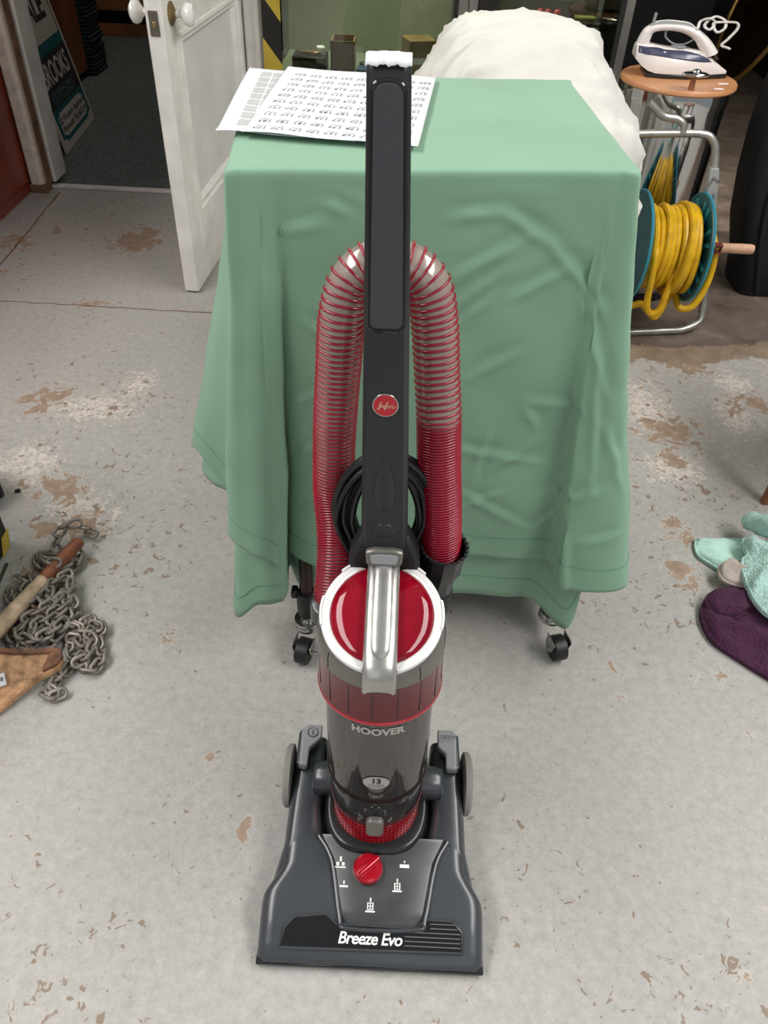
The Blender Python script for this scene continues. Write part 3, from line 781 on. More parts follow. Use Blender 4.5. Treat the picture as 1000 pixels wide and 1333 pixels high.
def body():
    # black tray the body stands in
    def sup(w, y0, y1, z, n=4.2, N=48):
        cy, hy = (y0 + y1) / 2, (y1 - y0) / 2; out = []
        for k in range(N):
            a = 2 * pi * k / N; c, s_ = cos(a), sin(a)
            x = w * (abs(c) ** (2 / n)) * (1 if c > 0 else -1); y = hy * (abs(s_) ** (2 / n)) * (1 if s_ > 0 else -1)
            if y < 0: y *= 1 - .16 * (abs(x) / w) ** 2.4
            out.append((x, cy + y, z))
        return out
    mb = MB(); mb.loft([sup(.082, .506, .72, .02), sup(.082, .506, .72, .060), sup(.080, .508, .72, .069), sup(.0775, .512, .72, .0745), sup(.075, .517, .715, .0765), sup(.070, .532, .71, .0755)])
    mb.obj('body_tray', 'black_plastic', VAC, fn=NT, sharp=50)
    # red exhaust grille: a ring with rows of holes
    mb = MB(); NS, NR = 66, 6; r0 = .0665; z0, z1 = .070, .118
    def GP(i, j, r): a = 2 * pi * i / NS - pi / 2; return BT((r * cos(a), r * sin(a) + .003, z0 + (z1 - z0) * j / NR))
    for i in range(NS):
        a = 2 * pi * (i + .5) / NS
        for j in range(NR):
            q = [GP(i, j, r0), GP(i + 1, j, r0), GP(i + 1, j + 1, r0), GP(i, j + 1, r0)]
            front = (a < 1.25 or a > 2 * pi - 1.25) and 0 <= j < 5
            if not front: mb.add(q, [(0, 1, 2, 3)]); continue
            o_, mg = [], []
            for (di, dj) in ((.24, .24), (.76, .24), (.76, .76), (.24, .76)):
                o_.append(GP(i + di, j + dj, r0)); mg.append(GP(i + di, j + dj, r0 - .005))
            mb.add(q + o_ + mg, [(0, 1, 5, 4), (1, 2, 6, 5), (2, 3, 7, 6), (3, 0, 4, 7), (4, 5, 9, 8), (5, 6, 10, 9), (6, 7, 11, 10), (7, 4, 8, 11)])
    mb.obj('exhaust_grille', 'red_bright', VAC, smooth=False)
    mb = MB(); mb.lathe([(.060, .055), (.060, .128)], (0, .003, 0), 40, fn=BT); mb.obj('filter_core', 'black_matte', VAC)
    mb = MB(); mb.lathe([(.0665, .114), (.0695, .118), (.0705, .126), (.0690, .131), (.062, .131)], (0, .002, 0), 64, fn=BT, cap=False)
    mb.obj('bin_base', 'red_clear', VAC, sharp=60)
    # smoky bin and what shows inside it
    mb = MB(); mb.lathe([(.0685, .128), (.0705, .150), (.0722, .186), (.0730, .25), (.0738, .375)], seg=72, fn=BT, cap=False)
    bn = mb.obj('dust_bin', 'bin_smoke', VAC)
    mb = MB(); mb.lathe([(.0722, .184), (.0736, .1855), (.0736, .190), (.0722, .192)], seg=72, fn=BT, cap=False); mb.obj('bin_seam', 'shroud', bn)
    NSEG = 72; rings = []
    for f in (0, .25, .5, .75, 1):
        ring = []
        for k in range(NSEG):
            a = 2 * pi * k / NSEG; th = (a - 1.5 * pi + pi) % (2 * pi) - pi
            pk = max(0, 1 - abs(abs(th) - .46) / .26) ** 1.25
            top = .176 + .118 * pk if abs(th) < 1.0 else .176
            rr = .060 - .010 * f
            ring.append(BT((rr * cos(a), rr * sin(a), .132 + (top - .132) * f)))
        rings.append(ring)
    mb.loft(rings, True, False); mb.obj('cyclone_shroud', 'shroud', bn, sharp=60)
    mb = MB(); mb.lathe([(.048, .135), (.047, .30), (.046, .37)], seg=48, fn=BT); mb.obj('filter_cone', 'filter_grey', bn)
    rings = []
    for f in (0, 1):
        ring = []
        for k in range(NSEG):
            a = 2 * pi * k / NSEG; th = (a - 1.5 * pi + pi) % (2 * pi) - pi
            low = .372 - f * (.052 * max(0, 1 - max(0, abs(abs(th) - .50) - .0) / .30))
            ring.append(BT((.0655 * cos(a), .0655 * sin(a), low)))
        rings.append(ring)
    mb = MB(); mb.loft(rings, False, False); mb.obj('inner_fin', 'shroud', bn)
    # lettering and number badge on the curved front
    def CY(rad, z): return lambda u, v: BT((rad * sin(u / rad), -rad * cos(u / rad), z + v))
    t = MB(); put_text(t, 'HOOVER', .0170, CY(.0745, .341), bold=.0009, spacing=1.04); t.v = [tuple(v) for v in t.v]
    t.obj('lettering', 'grey_print', bn, smooth=False)
    b = MB(); f_ = CY(.0741, .2335); el = [(.0185 * cos(2 * pi * k / 40), .0135 * sin(2 * pi * k / 40)) for k in range(40)]
    b.add([f_(0, 0)] + [f_(u * .5, v * .5) for u, v in el] + [f_(u, v) for u, v in el],
          [(0, 1 + k, 1 + (k + 1) % 40) for k in range(40)] + [(1 + k, 41 + k, 41 + (k + 1) % 40, 1 + (k + 1) % 40) for k in range(40)])
    bd = b.obj('number_badge', 'grey_print', bn, smooth=False)
    t = MB(); put_text(t, '13', .0145, CY(.0746, .2375), bold=.0005); put_text(t, 'CYCLONIC', .0046, CY(.0746, .2285)); put_text(t, 'TECHNOLOGY', .0032, CY(.0746, .2245)); t.obj('badge_lettering', 'black_print', bn, smooth=False)
    # latch
    mb = MB(); mb.prism(rounded(.026, .052, .012, 6), lambda u, v, w: BT((u, -.066 - w, .150 + v)), 0, .008); lt = mb.obj('bin_latch', 'black_plastic', VAC, bevel=.002)
    mb = MB(); mb.prism(rounded(.025, .032, .008, 6), lambda u, v, w: BT((u, -.072 - w - .12 * (v - .016) * -1, .1395 + v)), 0, .011); lb = lab(mb.obj('latch_button', 'silver_band', lt, bevel=.0025), 'grey bin release button')
    # red band, silver band, white ring, dome
    mb = MB(); mb.lathe([(.074, .362), (.0815, .364), (.0828, .368), (.0828, .372), (.0808, .376), (.0815, .424), (.0815, .432)], seg=72, fn=BT, cap=False); rb = mb.obj('red_band', 'red_clear', VAC)
    mb = MB(); mb.lathe([(.0815, .3635), (.0836, .366), (.0836, .3695), (.0815, .372)], seg=72, fn=BT, cap=False); mb.obj('band_lip', 'red_bright', rb)
    for k in range(16):
        a = 2 * pi * k / 16 - pi / 2 + .30; mb = MB()
        mb.tube([BT((.0812 * cos(a), .0812 * sin(a), z)) for z in (.374, .40, .430)], .0007, 6); mb.obj('band_seam', 'shroud', rb)
    SL = math.tan(radians(18.3)); ZC = .477
    def top(r, a, dz=0, k=1.0): x, y = r * cos(a), r * sin(a); return BT((x, y, ZC + SL * y * k + dz))
    n = 72; A_ = [2 * pi * k / n for k in range(n)]
    mb = MB(); mb.loft([[BT((.0818 * cos(a), .0818 * sin(a), .430)) for a in A_], [top(.0815, a, -.010) for a in A_], [top(.0798, a, -.003) for a in A_], [top(.0775, a, 0) for a in A_]], False, False)
    sb = mb.obj('silver_band', 'silver_band', VAC, sharp=50)
    for k in range(8):
        a = 2 * pi * k / 8 - pi / 2 + .66; mb = MB(); mb.tube([BT((.0817 * cos(a), .0817 * sin(a), .432)), top(.0817, a, -.010), top(.0800, a, -.003)], .0007, 6); mb.obj('band_seam', 'black_plastic', sb)
    mb = MB(); mb.loft([[top(.0778, a, -.001) for a in A_], [top(.0775, a, .0025) for a in A_], [top(.0745, a, .0045) for a in A_], [top(.0685, a, .0045) for a in A_], [top(.0655, a, .002) for a in A_], [top(.065, a, -.004) for a in A_]], False, False)
    rg = mb.obj('lid_ring', 'white_silver', VAC, sharp=40)
    for k in range(6):
        a0 = -pi / 2 + (k - 2.5) * pi / 3 - .12; mb = MB()
        arc = [a0 + .5 * j / 10 - .13 for j in range(11)]
        mb.loft([[top(.0762, a, .0036), top(.0790, a, .0015), top(.0790, a, .006), top(.0762, a, .0068)] for a in arc]); mb.obj('ring_tab', 'white_silver', rg, bevel=.0006)
    mb = MB(); rings = []
    for j in range(12):
        q = j / 11; r = .0662 * cos(q * pi / 2 * .985); rings.append([top(r, a, .001 + .016 * sin(q * pi / 2), 1) for a in A_])
    mb.loft(rings, False, True); mb.obj('lid_dome', 'red_dome', VAC, sharp=70)
    # carry handle over the dome
    path = [(-.0820, .431, 1), (-.0822, .446, 1), (-.0795, .454, 1), (-.072, .4615, 1), (-.060, .470, 1), (-.035, .484, 1), (-.005, .496, 1), (.025, .505, 1), (.048, .510, 1), (.064, .511, 1), (.074, .508, 1), (.079, .500, 1)]
    def hs(off, hw, r0, r1, dish=0):
        rings = []
        for i, (y, z, _) in enumerate(path):
            a = path[max(i - 1, 0)]; b = path[min(i + 1, len(path) - 1)]
            t = Vector((0, b[0] - a[0], b[1] - a[1])).normalized(); nrm = Vector((0, -t.z, t.y))
            ring = []
            for (u, d) in ((-hw, r0), (-hw, r1 * .6), (-hw * .86, r1), (-hw * .66, r1 - dish * .7), (0, r1 - dish), (hw * .66, r1 - dish * .7), (hw * .86, r1), (hw, r1 * .6), (hw, r0)):
                ring.append(BT(Vector((u, y, z)) + nrm * (d + off)))
            rings.append(ring)
        return rings
    mb = MB(); mb.loft(hs(0, .0205, -.004, .0075, .004)); ch = mb.obj('carry_handle', 'silver_paint', VAC, sharp=45)
    mb = MB(); rings = []
    for i in range(22):
        f = i / 21; yy = -.066 + f * .132
        z = interp([(a, b) for a, b, _ in path[2:]], yy - .004); hw = .0140 * sqrt(max(.003, 1 - abs(2 * f - 1) ** 9))
        rings.append([BT((hw * cos(pi * k / 8), yy - .004, z + .0030 + .0070 * sin(pi * k / 8) * sqrt(max(.003, 1 - abs(2 * f - 1) ** 9)))) for k in range(9)])
    mb.loft(rings); mb.obj('handle_insert', 'silver_paint', ch, sharp=50)
    # shoulders and release button behind the lid
    def shoulder(z, w0, w1, d0, d1): return [(-w0, d0, z), (-w1, d1, z), (w1, d1, z), (w0, d0, z)]
    mb = MB(); mb.loft([shoulder(.36, .05, .052, .070, .118), shoulder(.47, .050, .050, .066, .112), shoulder(.515, .046, .046, .060, .104), shoulder(.540, .036, .036, .062, .10), shoulder(.553, .030, .030, .066, .098)])
    mb.obj('shoulder', 'black_matte', VAC, fn=BT, bevel=.006, segs=3)
    mb = MB()
    arc = [(-.0245, .008), (-.0225, -.010), (-.012, -.0125), (.012, -.0125), (.0225, -.010), (.0245, .008), (.013, .0115), (-.013, .0115)]
    mb.prism(arc, lambda u, v, w: BT((u, .056 - w + v * .2, .5275 + v)), -.006, .006); bt = lab(mb.obj('release_button', 'silver_band', VAC, bevel=.0025), 'curved grey release button')
    mb = MB(); mb.prism([(a * .74, b * .58) for a, b in arc], lambda u, v, w: BT((u, .0495 - w + v * .2, .5275 + v)), 0, .0012); mb.obj('button_inlay', 'light_grey_plastic', bt, bevel=.0006)
body()

def stem():
    Z0, Z1 = .538, 1.079
    def BS(p): return BT((p[0] - .017 * (p[2] - .5), p[1], p[2]))
    def sec(z):
        f = (z - Z0) / (Z1 - Z0); w = .0300 - .0100 * f; yb = .060; yd = .102 - .006 * f
        return w, yb, yd
    def ring(z, k=1.0, dy=0):
        w, a, b = sec(z); w *= k; a += dy; b -= dy
        return [(-w + .006, a, z), (w - .006, a, z), (w - .001, a + .005, z), (w, a + .012, z), (w, b - .01, z), (w - .008, b, z), (-w + .008, b, z), (-w, b - .01, z), (-w, a + .012, z), (-w + .001, a + .005, z)]
    mb = MB(); mb.loft([ring(z) for z in (Z0, .60, .70, .80, .90, .97, 1.03, 1.067)] + [ring(1.074, .97, .003), ring(1.078, .90, .008)])
    st = mb.obj('handle_stem', 'handle_black', VAC, fn=BS, sharp=40)
    # raised oval thumb rest and long teardrop moulding near the foot of the stem
    mb = MB(); mb.sphere((0, .061, .565), (.0135, .004, .0115), 24, 12, fn=BS); mb.obj('stem_button', 'handle_black', st)
    mb = MB(); rr = []
    for j in range(15):
        f = j / 14; wv = .017 * (sin(pi * min(1, f * 1.0)) ** .7) * (1 - .55 * f) + .0006; zz = .588 + .088 * f
        rr.append([(wv * cos(pi * k / 10), .0605 - .0055 * sin(pi * k / 10) * sin(pi * f) ** .6, zz) for k in range(11)])
    mb.loft(rr); mb.obj('stem_moulding', 'handle_black', st, fn=BS)
    # inset grip panel with a raised rim
    def gp(k):
        pts = []
        za, zb, r = .832 + k, 1.060 - k, .012
        N_ = 8
        for s, zc, a0 in ((1, zb - r, 0), (-1, zb - r, 90), (-1, za + .008, 180), (1, za + .008, 270)):
            for q in range(N_ + 1):
                a = radians(a0 + 90 * q / N_); R_ = r if zc > .95 else .008
                w = (sec(zc)[0] - .0070 - k); cx = s * (w - R_)
                pts.append((cx + R_ * cos(a), zc + R_ * sin(a)))
        return pts
    g = gp(0)
    mb = MB(); mb.prism(g, lambda u, v, w: (u, .060 - w, v), -.002, .0016); gr = lab(mb.obj('grip_panel', 'grip_rubber', VAC, fn=BS, bevel=.0012), 'matt dark grey grip pad')
    mb = MB(); mb.tube([(u * 1.02, .0597, v + (.0006 if v > .95 else -.0006)) for u, v in gp(-.0022)], .0014, 6, loop=True); mb.obj('grip_rim', 'gloss_black', gr, fn=BS)
    # oval red badge
    mb = MB(); zb_ = .742
    mb.prism([(.0150 * cos(2 * pi * k / 36), .0145 * sin(2 * pi * k / 36)) for k in range(36)], lambda u, v, w: (u, .060 - w, zb_ + v), -.001, .0016); bz = lab(mb.obj('badge_rim', 'zinc', VAC, fn=BS, bevel=.0005), 'oval red badge with a metal rim')
    mb = MB(); mb.prism([(.0134 * cos(2 * pi * k / 36), .0128 * sin(2 * pi * k / 36)) for k in range(36)], lambda u, v, w: (u, .060 - w, zb_ + v), .001, .0024); mb.obj('badge_face', 'red_bright', bz, fn=BS)
    t = MB(); P_ = lambda u, v: (u - .0006, .0573, zb_ + v)
    put_text(t, 'H', .0150, lambda u, v: (u - .0046, .0573, zb_ + v - .0005), shear=.35)
    put_text(t, 'oover', .0062, lambda u, v: (u + .0045, .0573, zb_ + v - .0010), shear=.3)
    t.add([(-.0095, .0573, zb_ - .0036), (.009, .0573, zb_ + .0016), (.009, .0573, zb_ + .0021), (-.0095, .0573, zb_ - .0029)], [(0, 1, 2, 3)])
    t.obj('badge_script', 'gold_print', bz, fn=BS, smooth=False)
    # torn paper label folded over the top end
    mb = MB()
    def PL(u, v):
        x = -.0205 + u * .041; a = v * 1.25
        edge = .0015 * sin(u * 21) + .001 * sin(u * 47)
        y = .0575 + .040 * v; z = 1.0798 + .0015 * sin(pi * v) - (.007 * max(0, .22 - v) / .22) + edge * (1 - v) * .6 + .001 * sin(pi * u)
        return BS((x, y, z))
    mb.grid(PL, 16, 8); pa = lab(mb.obj('paper_label', 'paper', VAC, solid=.0006), 'torn white paper label over the top end')
    t = MB(); put_text(t, 'LOT 117', .0085, lambda u, v: PL((u + .0205) / .041, .5 + v / .046) + Vector((0, 0, .0009))); t.v = [tuple(v) for v in t.v]; t.obj('lettering', 'ink', pa, smooth=False)
stem()

def hose():
    pts = [(-.066, .700, .385), (-0.0628, 0.745, 0.4426), (-0.0647, 0.775, 0.4809), (-0.0706, 0.8, 0.5291), (-0.0703, 0.812, 0.6004), (-0.0688, 0.816, 0.6462), (-0.065, 0.818, 0.714), (-.060, .815, .788), (-.050, .82, .827), (-.031, .825, .845), (-.007, .827, .849),
           (.017, .825, .845), (.037, .82, .827), (.048, .815, .785), (.055, .805, .729), (.062, .79, .672), (.067, .775, .612), (.073, .762, .558), (.079, .75, .490), (.080, .748, .47)]
    P = smooth_path(pts, 24); n = len(P)
    L = [0]
    for a, b in zip(P, P[1:]): L.append(L[-1] + (b - a).length)
    T = L[-1]
    hz = thing  # (the hose is a part of the cleaner)
    mb = MB(); mb.tube(P[::4] + [P[-1]], .0262, 28); ho = lab(mb.obj('suction_hose', 'clear_hose', VAC), 'looped see-through hose with a red spiral rib')
    # pitch of the spiral: pressed together low down on both sides, drawn apart over the top
    def pitch(s):
        f = s / T
        return .0043 + .0042 * sstep(.12, .46, f) * sstep(.80, .775, f) - (.0005 if f > .79 else 0)
    s, ph = 0.0, 0.0; hel = []; SUB = 22
    # parallel-transport frames
    fr = []; prev = None
    for i in range(n):
        t = (P[min(i + 1, n - 1)] - P[max(i - 1, 0)]).normalized()
        u = t.cross(Vector((0, 1, 0))).normalized() if prev is None else (prev - t * prev.dot(t)).normalized()
        prev = u; fr.append((u, t.cross(u)))
    i = 0
    while s < T:
        while i < n - 2 and L[i + 1] < s: i += 1
        f = (s - L[i]) / max(1e-9, L[i + 1] - L[i]); c = P[i].lerp(P[i + 1], f)
        u = fr[i][0].lerp(fr[i + 1][0], f); v = fr[i][1].lerp(fr[i + 1][1], f)
        a = 2 * pi * ph; hel.append(c + (u * cos(a) + v * sin(a)) * .0272)
        ph += 1 / SUB; s += pitch(s) / SUB
    mb = MB(); mb.tube(hel, .00175, 6); lab(mb.obj('spiral_rib', 'red_rib', ho, sharp=80), 'red spiral rib')
    # wand cuff that takes the right end of the hose, and pipe below
    ax = Vector((.002, -.006, .05)).normalized(); base = Vector((.0795, .747, .40))
    u = ax.cross(Vector((0, 1, 0))).normalized(); v = u.cross(ax)
    def cf(p): return base + u * p[0] + v * p[1] + ax * p[2]
    mb = MB(); mb.lathe([(.020, -.02), (.022, .0), (.0235, .016), (.024, .040), (.0300, .056), (.0312, .092), (.0325, .094), (.0325, .100), (.0295, .100), (.0285, .070)], seg=12, fn=cf, cap=False)
    cu = mb.obj('hose_cuff', 'black_plastic', VAC, sharp=25)
    mb = MB()
    for k in range(26):
        a = 2 * pi * k / 26; mb.box((0, 0, 0), (.003, .0025, .003)); mb.v[-8:] = [cf((p[0] + .0315 * cos(a), p[1] + .0315 * sin(a), p[2] + .101)) for p in [Vector(q) for q in mb.v[-8:]]]
    mb.obj('cuff_teeth', 'black_matte', cu, smooth=False)
    mb = MB(); mb.tube([cf((0, 0, .004)), cf((0, 0, -.04)), cf((0, 0, -.09)), (.075, .74, .22), (.06, .70, .12)], [.0245, .0245, .0225, .0215, .0215], 24); mb.obj('hose_pipe', 'black_matte', VAC)
    mb = MB(); mb.sphere(cf((.026, 0, .012)), (.006, .008, .013), 14, 8); mb.obj('cuff_catch', 'black_plastic', cu)
    mb = MB(); mb.lathe([(.027, -.02), (.030, -.018), (.030, .012), (.027, .014)], (-.0665, .706, .40), 28); mb.obj('hose_collar', 'black_plastic', VAC)
    # back tower that carries hose and cable
    mb = MB(); mb.loft([[(a, b, z) for a, b in ((-.05, .075), (.05, .075), (.045, .115), (-.045, .115))] for z in (.10, .35, .43)]); mb.obj('back_tower', 'black_matte', VAC, fn=BT, bevel=.008)
    # mains cable wound in an oval behind the stem
    P2 = []; turns = 16
    for i in range(turns * 40 + 1):
        a = 2 * pi * i / 40; k = i / (turns * 40)
        q = .5 + .5 * sin(k * 41 + 2.4 * k * k)
        P2.append(BT((.0 + (.069 - .026 * q + .0012 * sin(a * 2 + k * 9)) * cos(a) * (1 - .30 * max(0, -sin(a))), .103 + .022 * k + .003 * sin(a * 1.7 + k * 20), .545 + (.098 - .016 * q) * sin(a))))
    mb = MB(); mb.tube(P2, .0042, 8); mb.obj('mains_cable', 'cord_black', VAC)
    for zz in (.475, .62):
        mb = MB(); mb.loft([[(a, .094 + .058 * f, zz + (b * (1 if f < .8 else 1.6))) for a, b in ((-.014, -.007), (.014, -.007), (.014, .007), (-.014, .007))] for f in (0, .8, .81, 1)]); mb.obj('cable_hook', 'black_plastic', VAC, fn=BT, bevel=.002)
hose()

# ================================================================== TROLLEY TABLE AND CLOTHS
TZ = .905
FL, FR, BRc, BL = (Vector(p) for p in ((-.209, .935, TZ), (.301, 1.005, TZ), (.277, 1.455, TZ), (-.251, 1.385, TZ)))
TC = (FL + FR + BRc + BL) / 4

def trolley():
    t = thing('trolley_table', 'small wheeled table hidden under the green cloth, castors showing below', 'table', (TC.x, TC.y, 0))
    mb = MB(); q = [TC + (p - TC) * .955 for p in (FL, FR, BRc, BL)]
    mb.loft([[Vector((p.x, p.y, z)) for p in q] for z in (.872, .892)]); mb.obj('table_board', 'brown_board', t, bevel=.003)
    feet = [((-.150, 1.06), (-.137, .955), (-.140, .912), -.25), ((.255, 1.08), (.343, 1.005), (.352, .950), .28), ((.235, 1.40), (.31, 1.42), (.315, 1.44), .5), ((-.205, 1.345), (-.19, 1.35), (-.19, 1.37), -.4)]
    for (a, b, c, ang) in feet:
        mb = MB(); mb.tube([(a[0], a[1], .872), (b[0], b[1], .125)], .0125, 18); lg = mb.obj('leg', 'leg_brown', t)
        mb = MB(); mb.lathe([(.0135, .085), (.0165, .088), (.0185, .105), (.0185, .140), (.0165, .148), (.0135, .148)], (b[0], b[1], 0), 24); mb.obj('leg_socket', 'rubber_black', lg)
        mb = MB(); mb.box((b[0] - .022, b[1] + .002, .143), (.012, .02, .018)); mb.obj('socket_clip', 'rubber_black', lg, bevel=.003)
        # castor: stem, swivel plates, fork, wheel
        mb = MB(); mb.lathe([(.008, .066), (.0085, .092), (.012, .0925), (.0105, .074), (.0135, .070), (.0135, .066)], (b[0], b[1], 0), 24); cs = mb.obj('castor', 'zinc', t)
        mb = MB(); mb.lathe([(.008, .070), (.018, .0705), (.0245, .073), (.0262, .070), (.0262, .067), (.0235, .064), (.0262, .061), (.0270, .057), (.0250, .053), (.008, .053)], (b[0], b[1], 0), 36); mb.obj('swivel_cap', 'zinc', cs, sharp=50)
        R = Matrix.Rotation(ang, 3, 'Z'); o = Vector((c[0], c[1], 0)); k = MB()
        for s in (-1, 1):
            pr = [(-.020, .056), (.020, .056), (.012, .030), (.005, .020), (-.006, .020), (-.014, .034)]
            k.prism(pr, lambda u, v, w, s=s: o + R @ Vector((s * (.0165 + w), -u * .9, v)), 0, .002)
        k.tube([o + R @ Vector((-.021, 0, .026)), o + R @ Vector((.027, 0, .026))], .0045, 12); k.obj('fork', 'zinc', cs, bevel=.0006)
        k = MB(); k.lathe([(.006, -.013), (.018, -.0135), (.022, -.0135), (.0258, -.0115), (.0262, 0), (.0258, .0115), (.022, .0135), (.018, .0135), (.006, .013)], (0, 0, 0), 36, 'X', fn=lambda p: o + R @ Vector((p[0], p[1], p[2] + .0262)))
        k.obj('wheel', 'rubber_black', cs, sharp=50)
trolley()

def lerp(a, b, f): return a + (b - a) * f
RIBS = [  # point on the table edge, hem of the top cloth, hem of the cloth below
 (lerp(BL, FL, .0), (-.33, 1.43, .30), (-.32, 1.42, .25)),
 (lerp(BL, FL, .06), (-.345, 1.40, .30), (-.34, 1.40, .25)),
 (lerp(BL, FL, .30), (-.380, 1.30, .29), (-.387, 1.30, .231)),
 (lerp(BL, FL, .60), (-.368, 1.15, .334), (-.370, 1.15, .269)),
 (lerp(BL, FL, .80), (-.334, 1.08, .363), (-.332, 1.08, .291)),
 (lerp(BL, FL, .93), (-.272, 1.025, .315), (-.274, 1.02, .285)),
 (FL, (-.263, .930, .311), (-.283, .935, .095)),
 (lerp(FL, FR, .035), (-.223, .895, .303), (-.229, .905, .150)),
 (lerp(FL, FR, .065), (-.189, .890, .293), (-.197, .900, .162)),
 (lerp(FL, FR, .095), (-.172, .925, .243), (-.174, .925, .160)),
 (lerp(FL, FR, .125), (-.180, 1.000, .226), (-.178, 1.000, .162)),
 (lerp(FL, FR, .165), (-.150, .962, .232), (-.152, .968, .135)),
 (lerp(FL, FR, .27), (-.084, .952, .214), (-.085, .962, .130)),
 (lerp(FL, FR, .44), (.005, .962, .230), (.008, .966, .131)),
 (lerp(FL, FR, .62), (.113, .970, .247), (.138, .975, .134)),
 (lerp(FL, FR, .79), (.224, .972, .241), (.241, .978, .127)),
 (lerp(FL, FR, .905), (.300, .985, .228), (.300, .985, .114)),
 (lerp(FL, FR, .945), (.322, .935, .214), (.376, .965, .060)),
 (FR, (.440, .950, .205), (.396, 1.00, .150)),
 (lerp(FR, BRc, .18), (.455, 1.06, .20), (.420, 1.08, .110)),
 (lerp(FR, BRc, .55), (.390, 1.23, .22), (.385, 1.23, .13)),
 (lerp(FR, BRc, .94), (.362, 1.44, .25), (.355, 1.44, .17)),
 (BRc, (.355, 1.50, .26), (.35, 1.49, .18)),
 (lerp(BRc, BL, .07), (.32, 1.51, .27), (.31, 1.50, .19)),
 (lerp(BRc, BL, .5), (.02, 1.475, .30), (.02, 1.465, .22)),
 (lerp(BRc, BL, .93), (-.29, 1.43, .30), (-.28, 1.42, .24))]
CREASES = [(0.112, 0.886, 0.197, 0.879), (0.069, 0.846, 0.125, 0.854), (0.125, 0.854, 0.2, 0.813), (0.2, 0.813, 0.291, 0.72), (0.076, 0.764, 0.169, 0.821), (0.081, 0.72, 0.146, 0.779), (0.094, 0.697, 0.131, 0.74), (0.162, 0.736, 0.232, 0.778), (0.255, 0.741, 0.319, 0.597), (0.294, 0.66, 0.333, 0.419), (0.21, 0.57, 0.295, 0.561), (0.207, 0.556, 0.23, 0.521), (0.104, 0.483, 0.191, 0.466), (0.191, 0.466, 0.26, 0.455), (0.112, 0.404, 0.253, 0.309), (0.253, 0.309, 0.305, 0.349), (0.254, 0.38, 0.358, 0.429), (0.309, 0.331, 0.33, 0.198), (0.139, 0.263, 0.185, 0.323), (-0.177, 0.908, -0.038, 0.869), (-0.095, 0.866, -0.066, 0.854), (-0.179, 0.824, -0.096, 0.838), (-0.19, 0.739, -0.173, 0.695), (-0.17, 0.554, -0.077, 0.6), (-0.151, 0.452, -0.089, 0.516), (0.114, 0.611, 0.186, 0.654), (0.158, 0.531, 0.137, 0.406), (0.332, 0.542, 0.384, 0.422), (0.332, 0.315, 0.405, 0.338), (.02, .66, .09, .70), (-.12, .70, -.06, .66), (-.13, .36, -.09, .41), (.24, .50, .17, .44), (.13, .36, .20, .40)]
def cr1(P, per):
    return smooth_path(P, per, loop=True)
def cloth(which, name, m, label, zoff, inset, per, rows, creased):
    tops = cr1([r[0] for r in RIBS], per); bots = cr1([Vector(r[which]) for r in RIBS], per)
    n = len(tops); rings = []
    for sc, dz in ((.04, 0), (.35, .0006), (.65, -.0004), (.85, .0003), (.95, 0), (.975, -.0004), (.987, -.0014), (.995, -.0034)):
        rings.append([Vector((TC.x + (p.x - TC.x) * sc, TC.y + (p.y - TC.y) * sc, TZ + zoff + dz + .0015 * noise.noise(p * 9) * sc)) for p in tops])
    stitch = []
    for j in range(rows + 1):
        t = (j / rows) ** 1.05
        ring = []
        for i in range(n):
            a, b = tops[i], bots[i]
            f = t ** 1.12
            x = a.x + (b.x - a.x) * f; y = a.y + (b.y - a.y) * f; z = a.z + zoff - .0075 + (b.z - a.z - zoff + .0075) * t
            if t < .02: z -= 0
            d = Vector((x - TC.x, y - TC.y, 0)); q = 1 - inset
            x = TC.x + d.x * q; y = TC.y + d.y * q
            # soft long undulation, then the sharp creases of the front panel
            nrm = (bots[(i + 1) % n] - bots[i - 1]); nrm = Vector((nrm.y, -nrm.x, 0)); nrm = nrm.normalized() if nrm.length > 1e-6 else Vector((0, -1, 0))
            w_ = .0055 * noise.noise(Vector((x * 7, y * 7 + 3, z * 4))) * sstep(0, .25, t) + .0022 * noise.noise(Vector((x * 19, y * 19, z * 15 + 7))) * sstep(0, .1, t)
            if creased and y < 1.02 and x > -.165:
                for k, (x0, z0, x1, z1) in enumerate(CREASES):
                    if x < min(x0, x1) - .03 or x > max(x0, x1) + .03 or z < min(z0, z1) - .03 or z > max(z0, z1) + .03: continue
                    ex, ez = x1 - x0, z1 - z0; u = ((x - x0) * ex + (z - z0) * ez) / (ex * ex + ez * ez); uc = min(1, max(0, u))
                    side = ((x - x0) * ez - (z - z0) * ex) / sqrt(ex * ex + ez * ez) + .004 * noise.noise(Vector((x * 30, z * 30, k)))
                    dd = sqrt((x - x0 - ex * uc) ** 2 + (z - z0 - ez * uc) ** 2)
                    if dd > .03: continue
                    amp = .0042 * sstep(-.165, -.13, x) * sin(pi * min(1, max(0, .12 + .76 * uc)))
                    w_ += amp * (math.exp(-(side / .006) ** 2) - .6 * math.exp(-((side + .013) / .009) ** 2)) * math.exp(-(max(0, abs(u - .5) - .5) * sqrt(ex * ex + ez * ez) / .008) ** 2)
            w_ *= sstep(0, .07, t)
            p = Vector((x, y, z)) + nrm * w_ * (1 if nrm.dot(d) > 0 else -1)
            ring.append(p)
        rings.append(ring)
        if stitch == [] and t > .915: stitch = [p.copy() for p in ring]
    mb = MB(); mb.loft(rings, True, False)
    o = mb.obj(name, m, sharp=75, solid=.0012)
    tag(o, label, 'tablecloth')
    st = MB(); out = []
    for p in stitch:
        d = Vector((p.x - TC.x, p.y - TC.y, 0)).normalized(); out.append(p + d * .0004)
    st.tube(out, .0007, 5, loop=True); st.obj('hem_stitching', 'stitch', o)
    return o
cloth(1, 'green_tablecloth', 'cloth', 'creased sage green cloth draped over the table behind the vacuum cleaner', 0, 0, 16, 96, True)
